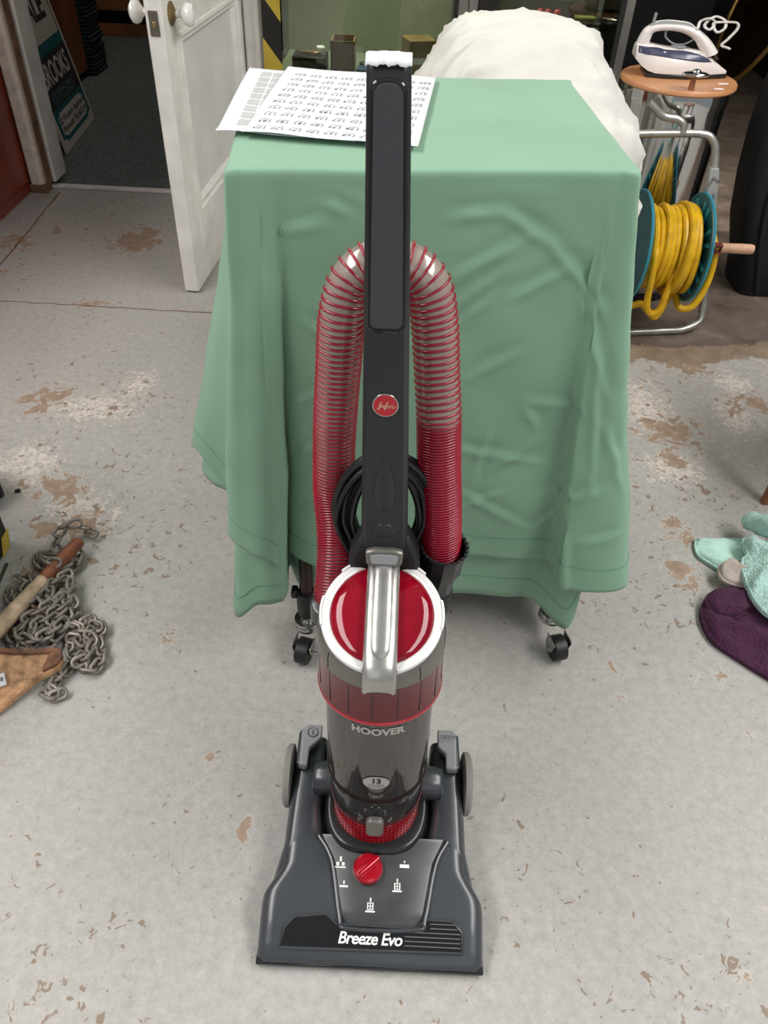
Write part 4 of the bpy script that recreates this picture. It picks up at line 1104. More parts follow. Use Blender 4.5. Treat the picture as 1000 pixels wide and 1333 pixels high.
cloth(2, 'green_tablecloth', 'cloth_under', 'lower green cloth whose hem hangs below the top cloth over the castors', -.004, .030, 8, 48, False)

def papers():
    def sheet(name, label, q, z, nm):
        NLq, FLq, FRq, NRq = (Vector((a, b, 0)) for a, b in q)
        def P(u, v, d=0):
            a = lerp(NLq, NRq, u); b = lerp(FLq, FRq, u); p = lerp(a, b, v)
            ed = .004 * max(0, 1 - v / .12) ** 2 * (.4 + .6 * sin(u * 5 + 1) ** 2) + .0012 * sin(u * 6 + v * 3)
            return Vector((p.x, p.y, z + ed + .0013 + d))
        mb = MB(); mb.grid(P, 14, 18); o = mb.obj(name, 'paper', solid=.0004); tag(o, label, 'paper'); return o, P
    o2, P2 = sheet('label_sheet', 'white sheet of blank grey labels under the numbered sheet on the green table', ((-.243, 1.062), (-.256, 1.411), (-.07, 1.40), (-.06, 1.05)), TZ + .0015, 'a')
    mb = MB()
    for c in range(2):
        for r in range(9):
            u0 = .125 + c * .105; v0 = .10 + r * .096
            mb.add([P2(u, v, .0004) for u, v in ((u0, v0), (u0 + .092, v0), (u0 + .092, v0 + .078), (u0, v0 + .078))], [(0, 1, 2, 3)])
    mb.obj('grey_labels', 'paper_grey', o2, smooth=False)
    t = MB(); put_text(t, '2 4 7 6 1 5', .007, lambda u, v: P2(.20 - u / .18, .035 - v / .35, .0005)); t.v = [tuple(v) for v in t.v]; t.obj('printed_line', 'ink', o2, smooth=False)
    o1, P1 = sheet('number_sheet', 'white printed sheet with rows of lot numbers lying on the green table', ((-.207, 1.050), (-.193, 1.416), (.049, 1.390), (.020, 1.032)), TZ + .005, 'b')
    t = MB()
    rows = [165, 175, 103, 183, 190, 200, 205, 213, 221, 228, 236]
    for r in range(10):
        for c in range(9):
            s = str(rows[r] + (8 - c) % 9)
            u0 = .085 + c * .103 + r * .004; v0 = .075 + r * .088
            put_text(t, s, .0125, lambda u, v: P1(u0 - u / .225, v0 - v / .355, .0006), bold=.0, shear=.2, res=1)
            t.add([P1(a, b, .0006) for a, b in ((u0 - .042, v0 - .020), (u0 + .042, v0 - .020), (u0 + .042, v0 - .0185), (u0 - .042, v0 - .0185))], [(0, 1, 2, 3)])
            t.add([P1(a, b, .0006) for a, b in ((u0 - .03, v0 + .020), (u0 + .03, v0 + .020), (u0 + .03, v0 + .0235), (u0 - .03, v0 + .0235))], [(0, 1, 2, 3)])
    t.v = [tuple(v) for v in t.v]; t.obj('printed_numbers', 'ink', o1, smooth=False)
papers()

# ================================================================== WHITE DUST SHEET
def dust_sheet():
    cx, cy, hx, hy = .252, 1.975, .278, .40
    prof = [(0, 1.04), (.25, 1.02), (.45, 1.0), (.58, .985), (.68, .96), (.75, .92), (.80, .86), (.84, .77), (.868, .66), (.885, .54), (.895, .42), (.90, .30), (.902, .18), (.903, .08), (.903, .01)]
    prof = [(interp([(i, p[0]) for i, p in enumerate(prof)], k / 4), interp([(i, p[1]) for i, p in enumerate(prof)], k / 4)) for k in range((len(prof) - 1) * 4 + 1)]
    N_ = 160; rings = []
    for z, s in prof:
        ring = []
        for k in range(N_):
            a = 2 * pi * k / N_; c, q = cos(a), sin(a); n = 3.2
            x = hx * s * abs(c) ** (2 / n) * (1 if c > 0 else -1); y = hy * s * abs(q) ** (2 / n) * (1 if q > 0 else -1)
            p = Vector((cx + x, cy + y, z))
            tz = sstep(.3, .85, z)
            # lopsided heap: high in the middle right, sinking to the left end
            p.z += tz * (-.034 + .028 * math.exp(-((p.x - .30) / .17) ** 2 - ((p.y - 2.05) / .25) ** 2) - .10 * sstep(.14, -.05, p.x) - .07 * sstep(.42, .56, p.x))
            f = .5 + .5 * noise.noise(Vector((p.x * 5, p.y * 5, p.z * 3)))
            rd = 1 - abs(noise.noise(Vector((p.x * 3 + 2 + p.y * 2, p.y * 10 - p.x * 3, p.z * 7)))) * 2
            rd2 = 1 - abs(noise.noise(Vector((p.x * 9 - p.y * 6, p.y * 22 + 5, p.z * 14)))) * 2
            amp = .028 * (f - .5) + .020 * rd * sstep(.3, .95, rd) + .009 * rd2 * sstep(.3, .95, rd2)
            out = Vector((x / hx, y / hy, 0)); out = out.normalized() if out.length > 1e-5 else Vector((0, 0, 1))
            dirv = (out * (1 - sstep(.9, .4, s) * .9) + Vector((0, 0, .7 if z > .6 else 0)))
            p += dirv * amp * (1 if z > .5 else .5)
            if z < .7: p += out * .022 * sin(a * 13 + z * 2) * (1 - z / .8)
            ring.append(p)
        rings.append(ring)
    mb = MB(); mb.loft(rings, True, True)
    tag(mb.obj('dust_sheet', 'sheet', sharp=80), 'crumpled white dust sheet heaped behind the green table', 'sheet')
dust_sheet()

# ================================================================== CHROME BIN, IRON, PEG
BX, BY, BZ = .835, 2.665, .662
def chrome_bin():
    t = thing('chrome_bin', 'tall round chrome bin with an orange-brown wooden lid beside the hose reel', 'bin', (BX, BY, 0))
    mb = MB(); mb.lathe([(.150, 0), (.158, .004), (.160, .03), (.160, .60), (.163, .62), (.160, BZ - .016), (.15, BZ - .016)], (BX, BY, 0), 72); mb.obj('bin_body', 'chrome', t, sharp=50)
    mb = MB(); mb.lathe([(.161, .0), (.165, .002), (.165, .034), (.161, .038)], (BX, BY, 0), 72, cap=False); mb.obj('base_ring', 'rubber_black', t)
    mb = MB(); mb.lathe([(.15, -.016), (.170, -.016), (.174, -.012), (.174, -.004), (.171, 0), (.10, 0)], (BX, BY, BZ), 72); ld = mb.obj('wooden_lid', 'orange_wood', t, sharp=40)
    for i, (x, y, r) in enumerate(((.955, 2.61, .25), (.922, 2.545, .12))):
        mb = MB(); mb.box((x, y, BZ + .0004), (.030, .012, .0008), rz=r); mb.obj('paper_tag', 'paper', ld)
chrome_bin()

def iron():
    ox, oy, oz = BX - .165, BY + .035, BZ; yaw = -.05
    R = Matrix.Rotation(yaw, 3, 'Z'); o = Vector((ox, oy, oz))
    def T(p): return o + R @ Vector((p[0] * 1.06 + .022, p[1] * 1.1, p[2] * (.72 if p[2] > .06 else .9) + (.0108 if p[2] > .06 else 0)))
    t = thing('steam_iron', 'white and dark blue steam iron standing flat on the wooden bin lid', 'iron', o)
    hwid = lambda u: interp([(0.0, .030), (.03, .046), (.09, .053), (.15, .048), (.20, .034), (.24, .018), (.272, .003)], u)
    low = lambda u: interp([(0, .050), (.03, .022), (.06, .014), (.30, .014)], u)
    hgt = lambda u: interp([(0, .098), (.03, .100), (.08, .088), (.14, .088), (.18, .082), (.22, .058), (.25, .036), (.272, .022)], u)
    def sec(u):
        w, a, h = hwid(u), low(u), hgt(u)
        half = [(w, a), (w * 1.0, a + (h - a) * .25), (w * .92, a + (h - a) * .55), (w * .72, a + (h - a) * .82), (w * .35, h)]
        return [(u, -x, z) for x, z in half] + [(u, x, z) for x, z in reversed(half)]
    us = [0, .008, .02, .04, .06, .09, .12, .15, .18, .20, .22, .24, .255, .268, .272]
    mb = MB(); mb.loft([sec(u) for u in us]); mb.obj('body_shell', 'iron_white', t, fn=T, sharp=60)
    mb = MB(); so = [(u, -hwid(u) * 1.03) for u in (.035, .06, .09, .15, .20, .24, .276)] + [(u, hwid(u) * 1.03) for u in (.276, .24, .20, .15, .09, .06, .035)]
    mb.prism(so, lambda u, v, w: (u, v, w), 0.0005, .013); mb.obj('soleplate', 'black_plastic', t, fn=T, bevel=.002)
    def side(u, z):
        w, a, h = hwid(u), low(u), hgt(u); f = (z - a) / max(.001, h - a)
        return w * interp([(0, 1), (.25, 1.0), (.55, .92), (.82, .72), (1, .35)], f)
    mb = MB()
    pl = []
    for i in range(25):
        u = .004 + .214 * i / 24; f = i / 24
        zt = .092 - .010 * f - .030 * f ** 5; zb = .070 - .022 * f + .0 * f
        zb = max(zb, low(u) + .01)
        if f > .85: m_ = (zt + zb) / 2; k = sqrt(max(0, 1 - ((f - .85) / .15) ** 2)); zt = m_ + (zt - m_) * k; zb = m_ + (zb - m_) * k
        zt = min(zt, hgt(u) - .004)
        pl.append([(u, -side(u, lerp(zb, zt, j / 5)) - .0012, lerp(zb, zt, j / 5)) for j in range(6)])
    mb.loft(pl, False, False, closed=False); mb.obj('blue_tank', 'iron_blue', t, fn=T, solid=.0015)
    path = smooth_path([(.016, 0, .085), (.020, 0, .115), (.028, 0, .143), (.050, 0, .156), (.09, 0, .160), (.13, 0, .154), (.165, 0, .134), (.190, 0, .106), (.212, 0, .070)], 6)
    n = len(path); mb = MB(); mb.tube(path, [interp([(0, .019), (.2, .016), (.5, .0145), (.8, .018), (1, .024)], i / (n - 1)) for i in range(n)], 18); h = mb.obj('handle', 'iron_white', t, fn=T)
    mb = MB(); mb.tube([p + Vector((0, 0, .009)) for p in path[13:40]], .0105, 14); mb.obj('handle_grip', 'grey_bracket', h, fn=T)
    mb = MB(); mb.tube(smooth_path([(.075, 0, .148), (.078, 0, .122), (.105, 0, .100), (.135, 0, .102), (.155, 0, .118)], 6), .003, 8); mb.obj('steam_lever', 'light_grey_plastic', t, fn=T)
    mb = MB(); mb.lathe([(.022, 0), (.022, .006), (.016, .009)], (.120, 0, .088), 24); mb.obj('heat_dial', 'light_grey_plastic', t, fn=T)
    mb = MB(); mb.tube([(.034, 0, .165), (.036, 0, .205)], .0042, 10); mb.obj('cord_guard', 'grey_bracket', t, fn=T)
    mb = MB(); mb.prism(rounded(.05, .03, .008), lambda u, v, w: (.222 + u * .7 - w * .2, v, .068 - u * .62 + w), 0, .006); mb.obj('water_lid', 'iron_blue', t, fn=T, bevel=.002)
    for u in (.165, .18): 
        mb = MB(); mb.box((u, -side(u, .078) - .003, .078), (.010, .003, .004)); mb.obj('spray_button', 'iron_white', t, fn=T, bevel=.001)
    P = [(.038, 0, .172), (.07, .005, .178), (.10, -.005, .180), (.135, .01, .172), (.155, -.01, .160), (.165, .01, .182), (.188, .0, .196), (.206, .01, .178), (.190, -.012, .160), (.176, 0, .172), (.20, .012, .200), (.228, .006, .192), (.232, -.006, .168), (.212, -.01, .152), (.200, .004, .178), (.225, .0, .186), (.262, .0, .186), (.268, .0, .165), (.250, -.004, .130), (.236, -.006, .106), (.255, -.006, .098), (.262, -.004, .094)]
    mb = MB(); mb.tube(smooth_path(P, 7), .0042, 8); mb.obj('fabric_flex', 'cord_white', t, fn=T)
iron()

def peg():
    x, y = .832, 2.515
    t = thing('coat_peg', 'small chrome-capped peg standing in front of the iron on the lid', 'peg', (x, y, BZ))
    mb = MB(); mb.lathe([(.009, 0), (.0085, .01), (.0075, .030), (.0085, .036)], (x, y, BZ), 18); mb.obj('stem', 'copper_pipe', t)
    mb = MB(); mb.sphere((x + .002, y, BZ + .041), (.040, .022, .0085), 24, 10); mb.obj('cap', 'chrome', t)
    mb = MB(); mb.sphere((x + .002, y - .004, BZ + .049), (.013, .011, .007), 16, 8); mb.obj('cap_knob', 'chrome', t)
peg()

# ================================================================== HOSE REEL
def hose_reel():
    ax, ay, az = .912, 2.335, .270
    t = thing('hose_reel', 'teal garden hose reel in a grey tube frame right of the green table', 'hose reel', (ax, ay, 0))
    xr, xl, Rf = ax, ax - .180, .158
    def flange(x, s, nm):
        mb = MB(); mb.lathe([(.03, 0), (.150, 0), (.156, .004 * s), (.158, .0), (.158, -.006 * s), (.152, -.007 * s), (.146, -.004 * s), (.03, -.004 * s)], (x, ay, az), 64, 'X'); f = mb.obj('flange', 'teal_dark', t, sharp=30)
        r = MB(); r.tube([(x, ay + .157 * cos(2 * pi * k / 64), az + .157 * sin(2 * pi * k / 64)) for k in range(64)], .0042, 8, loop=True); r.obj('flange_rim', 'teal_reel', f)
        for k in range(8):
            for d in (-.16, .16):
                a = 2 * pi * k / 8 + d * .9 + .2; q = MB()
                c0, s0 = cos(a), sin(a)
                for sg in (s,):
                    pts = []
                    for rr, wv in ((.06, .007), (.142, .006)):
                        for u, h in ((-wv, .002), (-wv, .010), (wv, .010), (wv, .002)):
                            pts.append((x - s * h, ay + rr * c0 - u * s0, az + rr * s0 + u * c0))
                    q.loft([pts[:4], pts[4:]])
                q.obj('flange_spoke', 'teal_reel', f, bevel=.0015)
    flange(xr, 1, 'r'); flange(xl, -1, 'l')
    mb = MB(); mb.lathe([(.062, xl + .002), (.062, xr - .002)], (0, ay, az), 36, 'X'); mb.obj('drum', 'teal_dark', t)
    # one long yellow hose wound on the drum, tail hanging out at the right
    P = []; turns = 13; lanes = 7
    for i in range(turns * 26 + 1):
        f = i / 26; lay = 0 if f < 6.5 else 1; k = f if lay == 0 else 13 - f
        x = xl + .014 + (k / 6.5) * .115 + .004 * sin(f * 5.1); r = .088 + .026 * lay + .006 * sin(f * 2.7)
        a = 2 * pi * f + .5
        P.append(Vector((x, ay + r * cos(a), az + r * sin(a) - .004)))
    tail = [(xr - .028, ay - .02, az - .137), (xr - .005, ay - .05, az - .175), (xr + .035, ay - .055, az - .165), (xr + .066, ay - .03, az - .10), (xr + .074, ay, az - .02), (xr + .062, ay + .04, az + .03)]
    mb = MB(); mb.tube(P, .0105, 10); hz = mb.obj('yellow_hose', 'hose_yellow', t)
    mb = MB(); mb.tube(smooth_path([(xl + .032, ay - .05, az + .06), (xl + .030, ay - .115, az + .03), (xl + .035, ay - .13, az - .05), (xl + .045, ay - .125, az - .135), (xl + .066, ay - .12, az - .165), (xl + .090, ay - .12, az - .15), (xl + .097, ay - .115, az - .10), (xl + .105, ay - .10, az - .04), (xl + .11, ay - .06, az + .07)], 8), .0105, 10); mb.obj('hanging_loop', 'hose_yellow', hz)
    mb = MB(); mb.tube(smooth_path([(xl - .03, ay - .06, az - .20), (xl + .03, ay - .09, az - .15), (xl + .06, ay - .09, az - .165), (xl + .10, ay - .08, az - .195)] + tail, 8), .0105, 10); mb.obj('hose_tail', 'hose_yellow', hz)
    # outer turns that bulge over the right-hand end
    for k, (dx, rr) in enumerate(((-.060, .136), (-.040, .132), (-.018, .128))):
        mb = MB(); mb.tube([(xr + dx + .012 * sin(2 * pi * q / 40 + k), ay + rr * cos(2 * pi * q / 40), az + rr * .94 * sin(2 * pi * q / 40) - .006) for q in range(40)], .0105, 10, loop=True); mb.obj('hose_turn', 'hose_yellow', hz)
    # tube frame: foot bars and raking uprights each side, joined by the push handle
    xo = xr + .040
    mb = MB(); mb.tube(smooth_path([(xl - .10, ay - .095, .0125), (xl, ay - .08, .0125), (xr - .02, ay - .052, .0125), (xr + .035, ay - .04, .014), (xo + .045, ay - .02, .035), (xo + .050, ay, .08), (xo + .035, ay + .02, .18), (xo + .012, ay + .055, .32), (xo - .012, ay + .085, .44)], 8), .0115, 14); mb.obj('foot_tube', 'tube_grey', t)
    mb = MB(); mb.tube(smooth_path([(xo - .008, ay + .08, .42), (xo - .018, ay + .10, .50), (xo - .035, ay + .11, .545), (xo - .075, ay + .115, .563), (xl + .02, ay + .11, .560), (xl - .10, ay + .10, .555)], 8), .0115, 14); mb.obj('push_handle', 'tube_grey', t)
    mb = MB(); mb.tube(smooth_path([(xl - .03, ay + .115, .64), (xl + .0, ay + .115, .618), (xl + .025, ay + .115, .604), (xl + .06, ay + .115, .600), (xl + .083, ay + .112, .587), (xl + .087, ay + .11, .565)], 8), .011, 12); mb.obj('rear_hoop', 'tube_grey', t)
    mb = MB(); mb.prism([(-.016, .16), (-.018, .0), (.018, 0), (.016, .16), (.013, .19), (-.013, .19)], lambda u, v, w: (xo + .006 - v * .12 + u, ay + .045 + v * .27 + w, .29 + v), -.014, .010); bk = mb.obj('side_bracket', 'grey_bracket', t, bevel=.003)
    mb = MB(); mb.prism([(-.018, .12), (-.024, .0), (-.018, -.20), (.012, -.20), (.020, 0), (.016, .12)], lambda u, v, w: (xo - .006 + u * .5 + w * .2, ay + .03 + u + v * .12, .30 + v), -.006, .004); mb.obj('axle_plate', 'grey_bracket', t, bevel=.003)
    mb = MB(); mb.tube([(xo - .014, ay + .02, .455), (xo - .014, ay + .075, .455)], .004, 12); mb.obj('bolt', 'zinc', bk)
    # crank with a wooden grip
    mb = MB(); cz = az + .012
    mb.box((xr + .055, ay - .02, cz + .010), (.045, .026, .004)); mb.box((xr + .055, ay - .02, cz - .012), (.045, .026, .004)); mb.box((xr + .036, ay - .02, cz - .001), (.004, .026, .024))
    mb.box((xr + .052, ay - .03, cz), (.034, .004, .004), M4=Matrix.Rotation(.5, 3, 'Y')); mb.box((xr + .052, ay - .03, cz), (.034, .004, .004), M4=Matrix.Rotation(-.5, 3, 'Y')); mb.tube([(xr - .01, ay, az), (xr + .05, ay, az)], .010, 12)
    ck = mb.obj('crank', 'rust_red', t)
    mb = MB(); mb.lathe([(.010, 0), (.0145, .001), (.0150, .05), (.0150, .092), (.0130, .100), (.004, .102)], (xr + .074, ay - .02, cz), 24, 'X'); mb.obj('wooden_grip', 'wood_grip', ck)
hose_reel()

# ================================================================== RIGHT BACKGROUND
def right_back():
    t = thing('black_case', 'flat-topped black equipment case standing in the dark behind the iron', 'case', (1.66, 6.2, 0))
    mb = MB(); mb.box((1.66, 6.22, .34), (.66, .5, .66)); mb.obj('case_body', 'black_matte', t, bevel=.012)
    mb = MB(); mb.box((1.66, 6.21, .69), (.69, .53, .05)); mb.obj('case_lid', 'black_plastic', t, bevel=.01)
    mb = MB(); mb.box((1.66, 6.22, .80), (.52, .40, .16)); mb.obj('control_head', 'black_plastic', t, bevel=.02)
    mb = MB(); mb.box((1.66, 5.945, .655), (.64, .012, .008)); mb.obj('trim_strip', 'tube_grey', t)
    # big brass tray leaning on the far wall
    c = Vector((2.19, 5.60, .49)); nrm = Vector((-.93, .04, .30)).normalized(); up = Vector((.30, .05, .95)); up = (up - nrm * up.dot(nrm)).normalized(); rt = up.cross(nrm)
    def G(p): return c + rt * p[0] + up * p[1] + nrm * p[2]
    t = thing('brass_tray', 'large round brass tray with a bright rim leaning at the back right', 'tray', (c.x, c.y, 0))
    R_ = .50
    mb = MB(); mb.lathe([(.01, .0), (R_ * .86, 0), (R_ * .92, .012), (R_ * .97, .03), (R_ * .97, .022), (R_ * .9, -.004), (.01, -.012)], seg=72, fn=G); mb.obj('tray_dish', 'brass_dark', t, sharp=50)
    mb = MB(); mb.tube([G((R_ * .98 * cos(2 * pi * k / 72), R_ * .98 * sin(2 * pi * k / 72), .030)) for k in range(72)], .014, 10, loop=True); mb.obj('tray_rim', 'brass_rim', t)
    # black upright bag
    t = thing('black_bag', 'tall soft black bag standing at the right edge behind the hose reel', 'bag', (1.45, 2.75, 0))
    rings = []
    for z, sh, k in ((.0, -.03, .98), (.012, -.03, 1.0), (.12, -.05, 1.0), (.24, -.088, 1.0), (.38, -.111, 1.0), (.50, -.118, 1.0), (.62, -.124, .995), (.68, -.125, .97), (.705, -.12, .9), (.715, -.11, .6)):
        rings.append([(1.538 + sh + x * k, 2.69 + y * k + .012 * noise.noise(Vector((x * 8, z * 9, 2))), z) for x, y in rounded(.58, .20, .05, 5)])
    mb = MB(); mb.loft(rings); mb.obj('bag_body', 'bag_black', t)
    for dx in (.0, .11, .22):
        mb = MB(); mb.tube(smooth_path([(1.28 + dx, 2.586, .02), (1.225 + dx, 2.583, .22), (1.20 + dx, 2.583, .40), (1.19 + dx, 2.588, .66)], 6), .009, 8); mb.obj('piping', 'black_matte', t)
    mb = MB(); mb.tube(smooth_path([(1.30, 2.59, .60), (1.32, 2.56, .70), (1.44, 2.55, .74), (1.54, 2.56, .69), (1.56, 2.59, .58)], 6), .011, 10); mb.obj('handle', 'black_matte', t)
    # wooden furniture leg just inside the right edge
    t = thing('wooden_stool', 'brown wooden stool whose foot shows at the right edge above the towels', 'stool', (1.16, 1.56, 0))
    for (x, y, dx, dy) in ((.938, 1.452, .05, .04), (1.25, 1.36, -.04, .04), (1.36, 1.66, -.04, -.04), (1.10, 1.76, .03, -.04)):
        mb = MB(); mb.loft([[(x + dx * f + a * k, y + dy * f + b * k, z) for a, b in ((-.014, -.012), (.014, -.012), (.014, .012), (-.014, .012))] for f, z, k in ((0, 0, .8), (1, .42, 1.3))]); mb.obj('leg', 'furniture_wood', t, bevel=.003)
    mb = MB(); mb.box((1.165, 1.56, .435), (.34, .34, .03), rz=-.35); mb.obj('seat', 'furniture_wood', t, bevel=.008)
right_back()

# ================================================================== TOWELS
def pile(name, m, label, cat, outline, z0, hgt, seed, edge=.012, hem=True, fold=1.0):
    P = smooth_path([(a, b, 0) for a, b in outline], 8, loop=True); n = len(P)
    c = sum(P, Vector()) / n; rings = []
    for s in [1.0, 1.0, .985, .96, .92, .86, .78, .70, .60, .50, .40, .30, .20, .10, .02]:
        ring = []
        for i, p in enumerate(P):
            q = c + (p - c) * s
            first = len(rings) == 0
            rise = 0 if first else edge * min(1, (1 - s) / .015 + .55) + (hgt - edge) * (1 - s ** 2.2)
            r1 = 1 - abs(noise.noise(Vector((q.x * 9, q.y * 9, seed)))) * 2.6; r2 = 1 - abs(noise.noise(Vector((q.x * 21, q.y * 21, seed + 4)))) * 2.4
            w_ = fold * (.020 * max(0, r1) ** 2 + .007 * r2 + .002 * noise.noise(Vector((q.x * 90, q.y * 90, seed)))) * (0 if first else sstep(1.0, .88, s) * .9 + .1)
            zz = z0(q.x, q.y) if callable(z0) else z0
            ring.append(Vector((q.x, q.y, zz + max(0.0, rise + w_) if not first else zz)))
        rings.append(ring)
    mb = MB(); mb.loft(rings); o = mb.obj(name, m, sharp=80)
    if hem:
        h = MB(); h.tube([q for q in rings[2]], .0026, 6, loop=True); h.obj('hem', m, o)
    return tag(o, label, cat) if label else o
purple = pile('towel', 'towel_purple', 'dark purple bath towel bunched on the floor under the pale green towel', 'towel',
     [(.700, 1.118), (.74, 1.140), (.80, 1.150), (.90, 1.13), (.98, 1.05), (.95, .93), (.86, .865), (.80, .885), (.764, .912), (.717, .955), (.676, 1.0), (.668, 1.056), (.680, 1.094)], .001, .020, 3, edge=.009, fold=.9)
flap = pile('folded_flap', 'towel_purple', None, None, [(.690, 1.108), (.735, 1.136), (.80, 1.145), (.90, 1.12), (.90, 1.05), (.80, 1.072), (.762, 1.070), (.735, 1.052), (.700, 1.050), (.684, 1.078)], .014, .016, 5, edge=.008, fold=.6)
flap.parent = purple
pile('cloth', 'towel_beige', 'small crumpled beige cloth tucked between the green and purple towels', 'cloth',
     [(.733, 1.165), (.742, 1.195), (.785, 1.215), (.83, 1.20), (.82, 1.15), (.78, 1.135), (.745, 1.145)], .022, .014, 8, edge=.006, fold=.8)
pile('flannel', 'towel_teal_smooth', 'flat pale green flannel, its corner pointing left beyond the green towel', 'towel',
     [(.722, 1.297), (.7225, 1.298), (.724, 1.298), (.79, 1.305), (.838, 1.305), (.86, 1.26), (.84, 1.20), (.79, 1.185), (.765, 1.195), (.735, 1.222), (.716, 1.245), (.715, 1.275)], .001, .014, 12, edge=.006, fold=.45)
pile('towel', 'towel_teal', 'pale green terry towel lying on top of the purple towel', 'towel',
     [(.805, 1.262), (.80, 1.215), (.782, 1.195), (.772, 1.15), (.770, 1.095), (.782, 1.050), (.815, 1.020), (.88, 1.0), (.96, 1.05), (1.0, 1.15), (.99, 1.25), (.93, 1.285), (.89, 1.262), (.85, 1.255)], .041, .026, 21, edge=.009, fold=.9)
def towel_roll():
    mb = MB(); P = smooth_path([(.842, 1.338, .045), (.852, 1.30, .064), (.868, 1.262, .092), (.905, 1.225, .100), (.955, 1.20, .094)], 8)
    n = len(P); mb.tube(P, [interp([(0, .010), (.08, .024), (.4, .030), (1, .033)], i / (n - 1)) for i in range(n)], 18, flat=.9)
    mb.v = [tuple(Vector(v) + Vector((1, 1, 1)) * .004 * noise.noise(Vector(v) * 40)) for v in mb.v]
    tag(mb.obj('flannel_roll', 'towel_teal', sharp=80), 'rolled end of pale green towel sticking up at the back of the heap', 'towel')
towel_roll()

# ================================================================== CHAIN, HANDLE, BLADE, LEFT EDGE
def chain():
    A = [(-.648, 1.214), (-.668, 1.222), (-.683, 1.216), (-.698, 1.208), (-.705, 1.19), (-.707, 1.166), (-.702, 1.143), (-.721, 1.142), (-.739, 1.136), (-.728, 1.114), (-.704, 1.102), (-.68, 1.09), (-.666, 1.095), (-.650, 1.118), (-.655, 1.150)]
    B = [(-.753, 1.046), (-.761, 1.033), (-.745, 1.009), (-.725, .99), (-.732, .969), (-.724, .94), (-.707, .913), (-.687, .892), (-.667, .879), (-.659, .888), (-.679, .924), (-.703, .955), (-.69, .962), (-.665, .944), (-.66, .964), (-.686, .992), (-.706, 1.011), (-.707, 1.032), (-.69, 1.037), (-.689, 1.061), (-.677, 1.072), (-.66, 1.061), (-.65, 1.04), (-.652, 1.019), (-.672, 1.03), (-.678, 1.013), (-.658, .99), (-.637, .983), (-.623, .996), (-.634, 1.02), (-.616, 1.005), (-.604, .985), (-.609, .965), (-.623, .953), (-.638, .936), (-.651, .92), (-.654, .898), (-.633, .888), (-.625, .907), (-.617, .926), (-.607, .942), (-.588, .939), (-.582, .955), (-.573, .967), (-.557, .965), (-.544, .95), (-.545, .927), (-.532, .902), (-.524, .877), (-.53, .858), (-.547, .857), (-.564, .874), (-.561, .892), (-.574, .914), (-.594, .92), (-.589, .898), (-.578, .873), (-.58, .852), (-.589, .837), (-.591, .82), (-.591, .803), (-.575, .798), (-.59, .793), (-.61, .801)]
    t = thing('steel_chain', 'heavy galvanised chain heaped around the wooden handle on the left', 'chain', (-.64, .98, 0))
    def link(m):
        mb = MB(); P = []
        for k in range(28):
            a = 2 * pi * k / 28; c, s = cos(a), sin(a)
            P.append((.0078 * c + (.0070 if c > 0 else -.0070) * (1 if abs(c) > .02 else 0), .0088 * s, 0))
        mb.tube(P, .0037, 8, loop=True); o = mb.obj('chain_link', m); o.parent = t; return o
    me_s = link('chain_steel'); me_r = link('chain_rust'); used = set()
    def put(pts, zf, seed):
        P = smooth_path([(a, b, 0) for a, b in pts], 12); L = [0]
        for a, b in zip(P, P[1:]): L.append(L[-1] + (b - a).length)
        s, k, i = 0.0, 0, 0
        while s < L[-1]:
            while i < len(P) - 2 and L[i + 1] < s: i += 1
            f = (s - L[i]) / max(1e-9, L[i + 1] - L[i]); c = P[i].lerp(P[i + 1], f); d = (P[i + 1] - P[i]).normalized()
            src = me_r if (seed == 2 and abs(c.x + .695) < .028 and abs(c.y - .955) < .035 and k % 2) else me_s
            if src.name in used: o = src.copy(); COL.objects.link(o)
            else: o = src; used.add(src.name)
            roll = (.62 if k % 2 else -.62) + .3 * noise.noise(c * 40 + Vector((seed, 0, 0)))
            z = zf(c, s / L[-1], k)
            X = Vector((d.x, d.y, .16 * noise.noise(Vector((k * 1.7, seed, 0))))).normalized(); Yv = Vector((0, 0, 1)).cross(X).normalized(); Zv = X.cross(Yv)
            Mx = Matrix((X, Yv, Zv)).transposed() @ Matrix.Rotation(roll, 3, 'X')
            o.matrix_basis = Matrix.Translation(c + Vector((0, 0, z)) - t.location) @ Mx.to_4x4()
            s += .0186; k += 1
    put(A, lambda c, f, k: .012 + .040 * math.exp(-((c.x + .685) / .022) ** 2 - ((c.y - 1.10) / .04) ** 2) + .034 * math.exp(-((c.x + .69) / .03) ** 2 - ((c.y - 1.20) / .04) ** 2), 1)
    heap = lambda c, f, k: .0115 + .030 * math.exp(-((c.x + .665) / .045) ** 2 - ((c.y - .985) / .06) ** 2) * (.3 + .7 * ((k * .37 + f * 3) % 1)) + .012 * (.5 + .5 * sin(f * 40)) * (c.x > -.62) * (c.y > .9)
    put(B, heap, 2)
    put([(-.742, 1.066), (-.730, 1.058), (-.722, 1.04), (-.728, 1.015), (-.716, .985), (-.700, .99), (-.69, 1.01), (-.67, 1.05), (-.645, 1.058), (-.632, 1.04), (-.64, 1.0), (-.655, .975), (-.685, .945), (-.69, .92), (-.672, .905), (-.645, .91), (-.635, .95), (-.62, .975), (-.60, .95), (-.57, .94), (-.555, .95), (-.56, .93), (-.545, .905), (-.555, .868), (-.57, .865)], lambda c, f, k: .021 + .024 * math.exp(-((c.x + .665) / .05) ** 2 - ((c.y - .985) / .07) ** 2), 3)
    put([(-.650, 1.066), (-.668, 1.045), (-.664, 1.015), (-.645, 1.0), (-.63, 1.01), (-.625, .99), (-.645, .96), (-.665, .925), (-.648, .905), (-.625, .925), (-.61, .948)], lambda c, f, k: .036, 4)
chain()

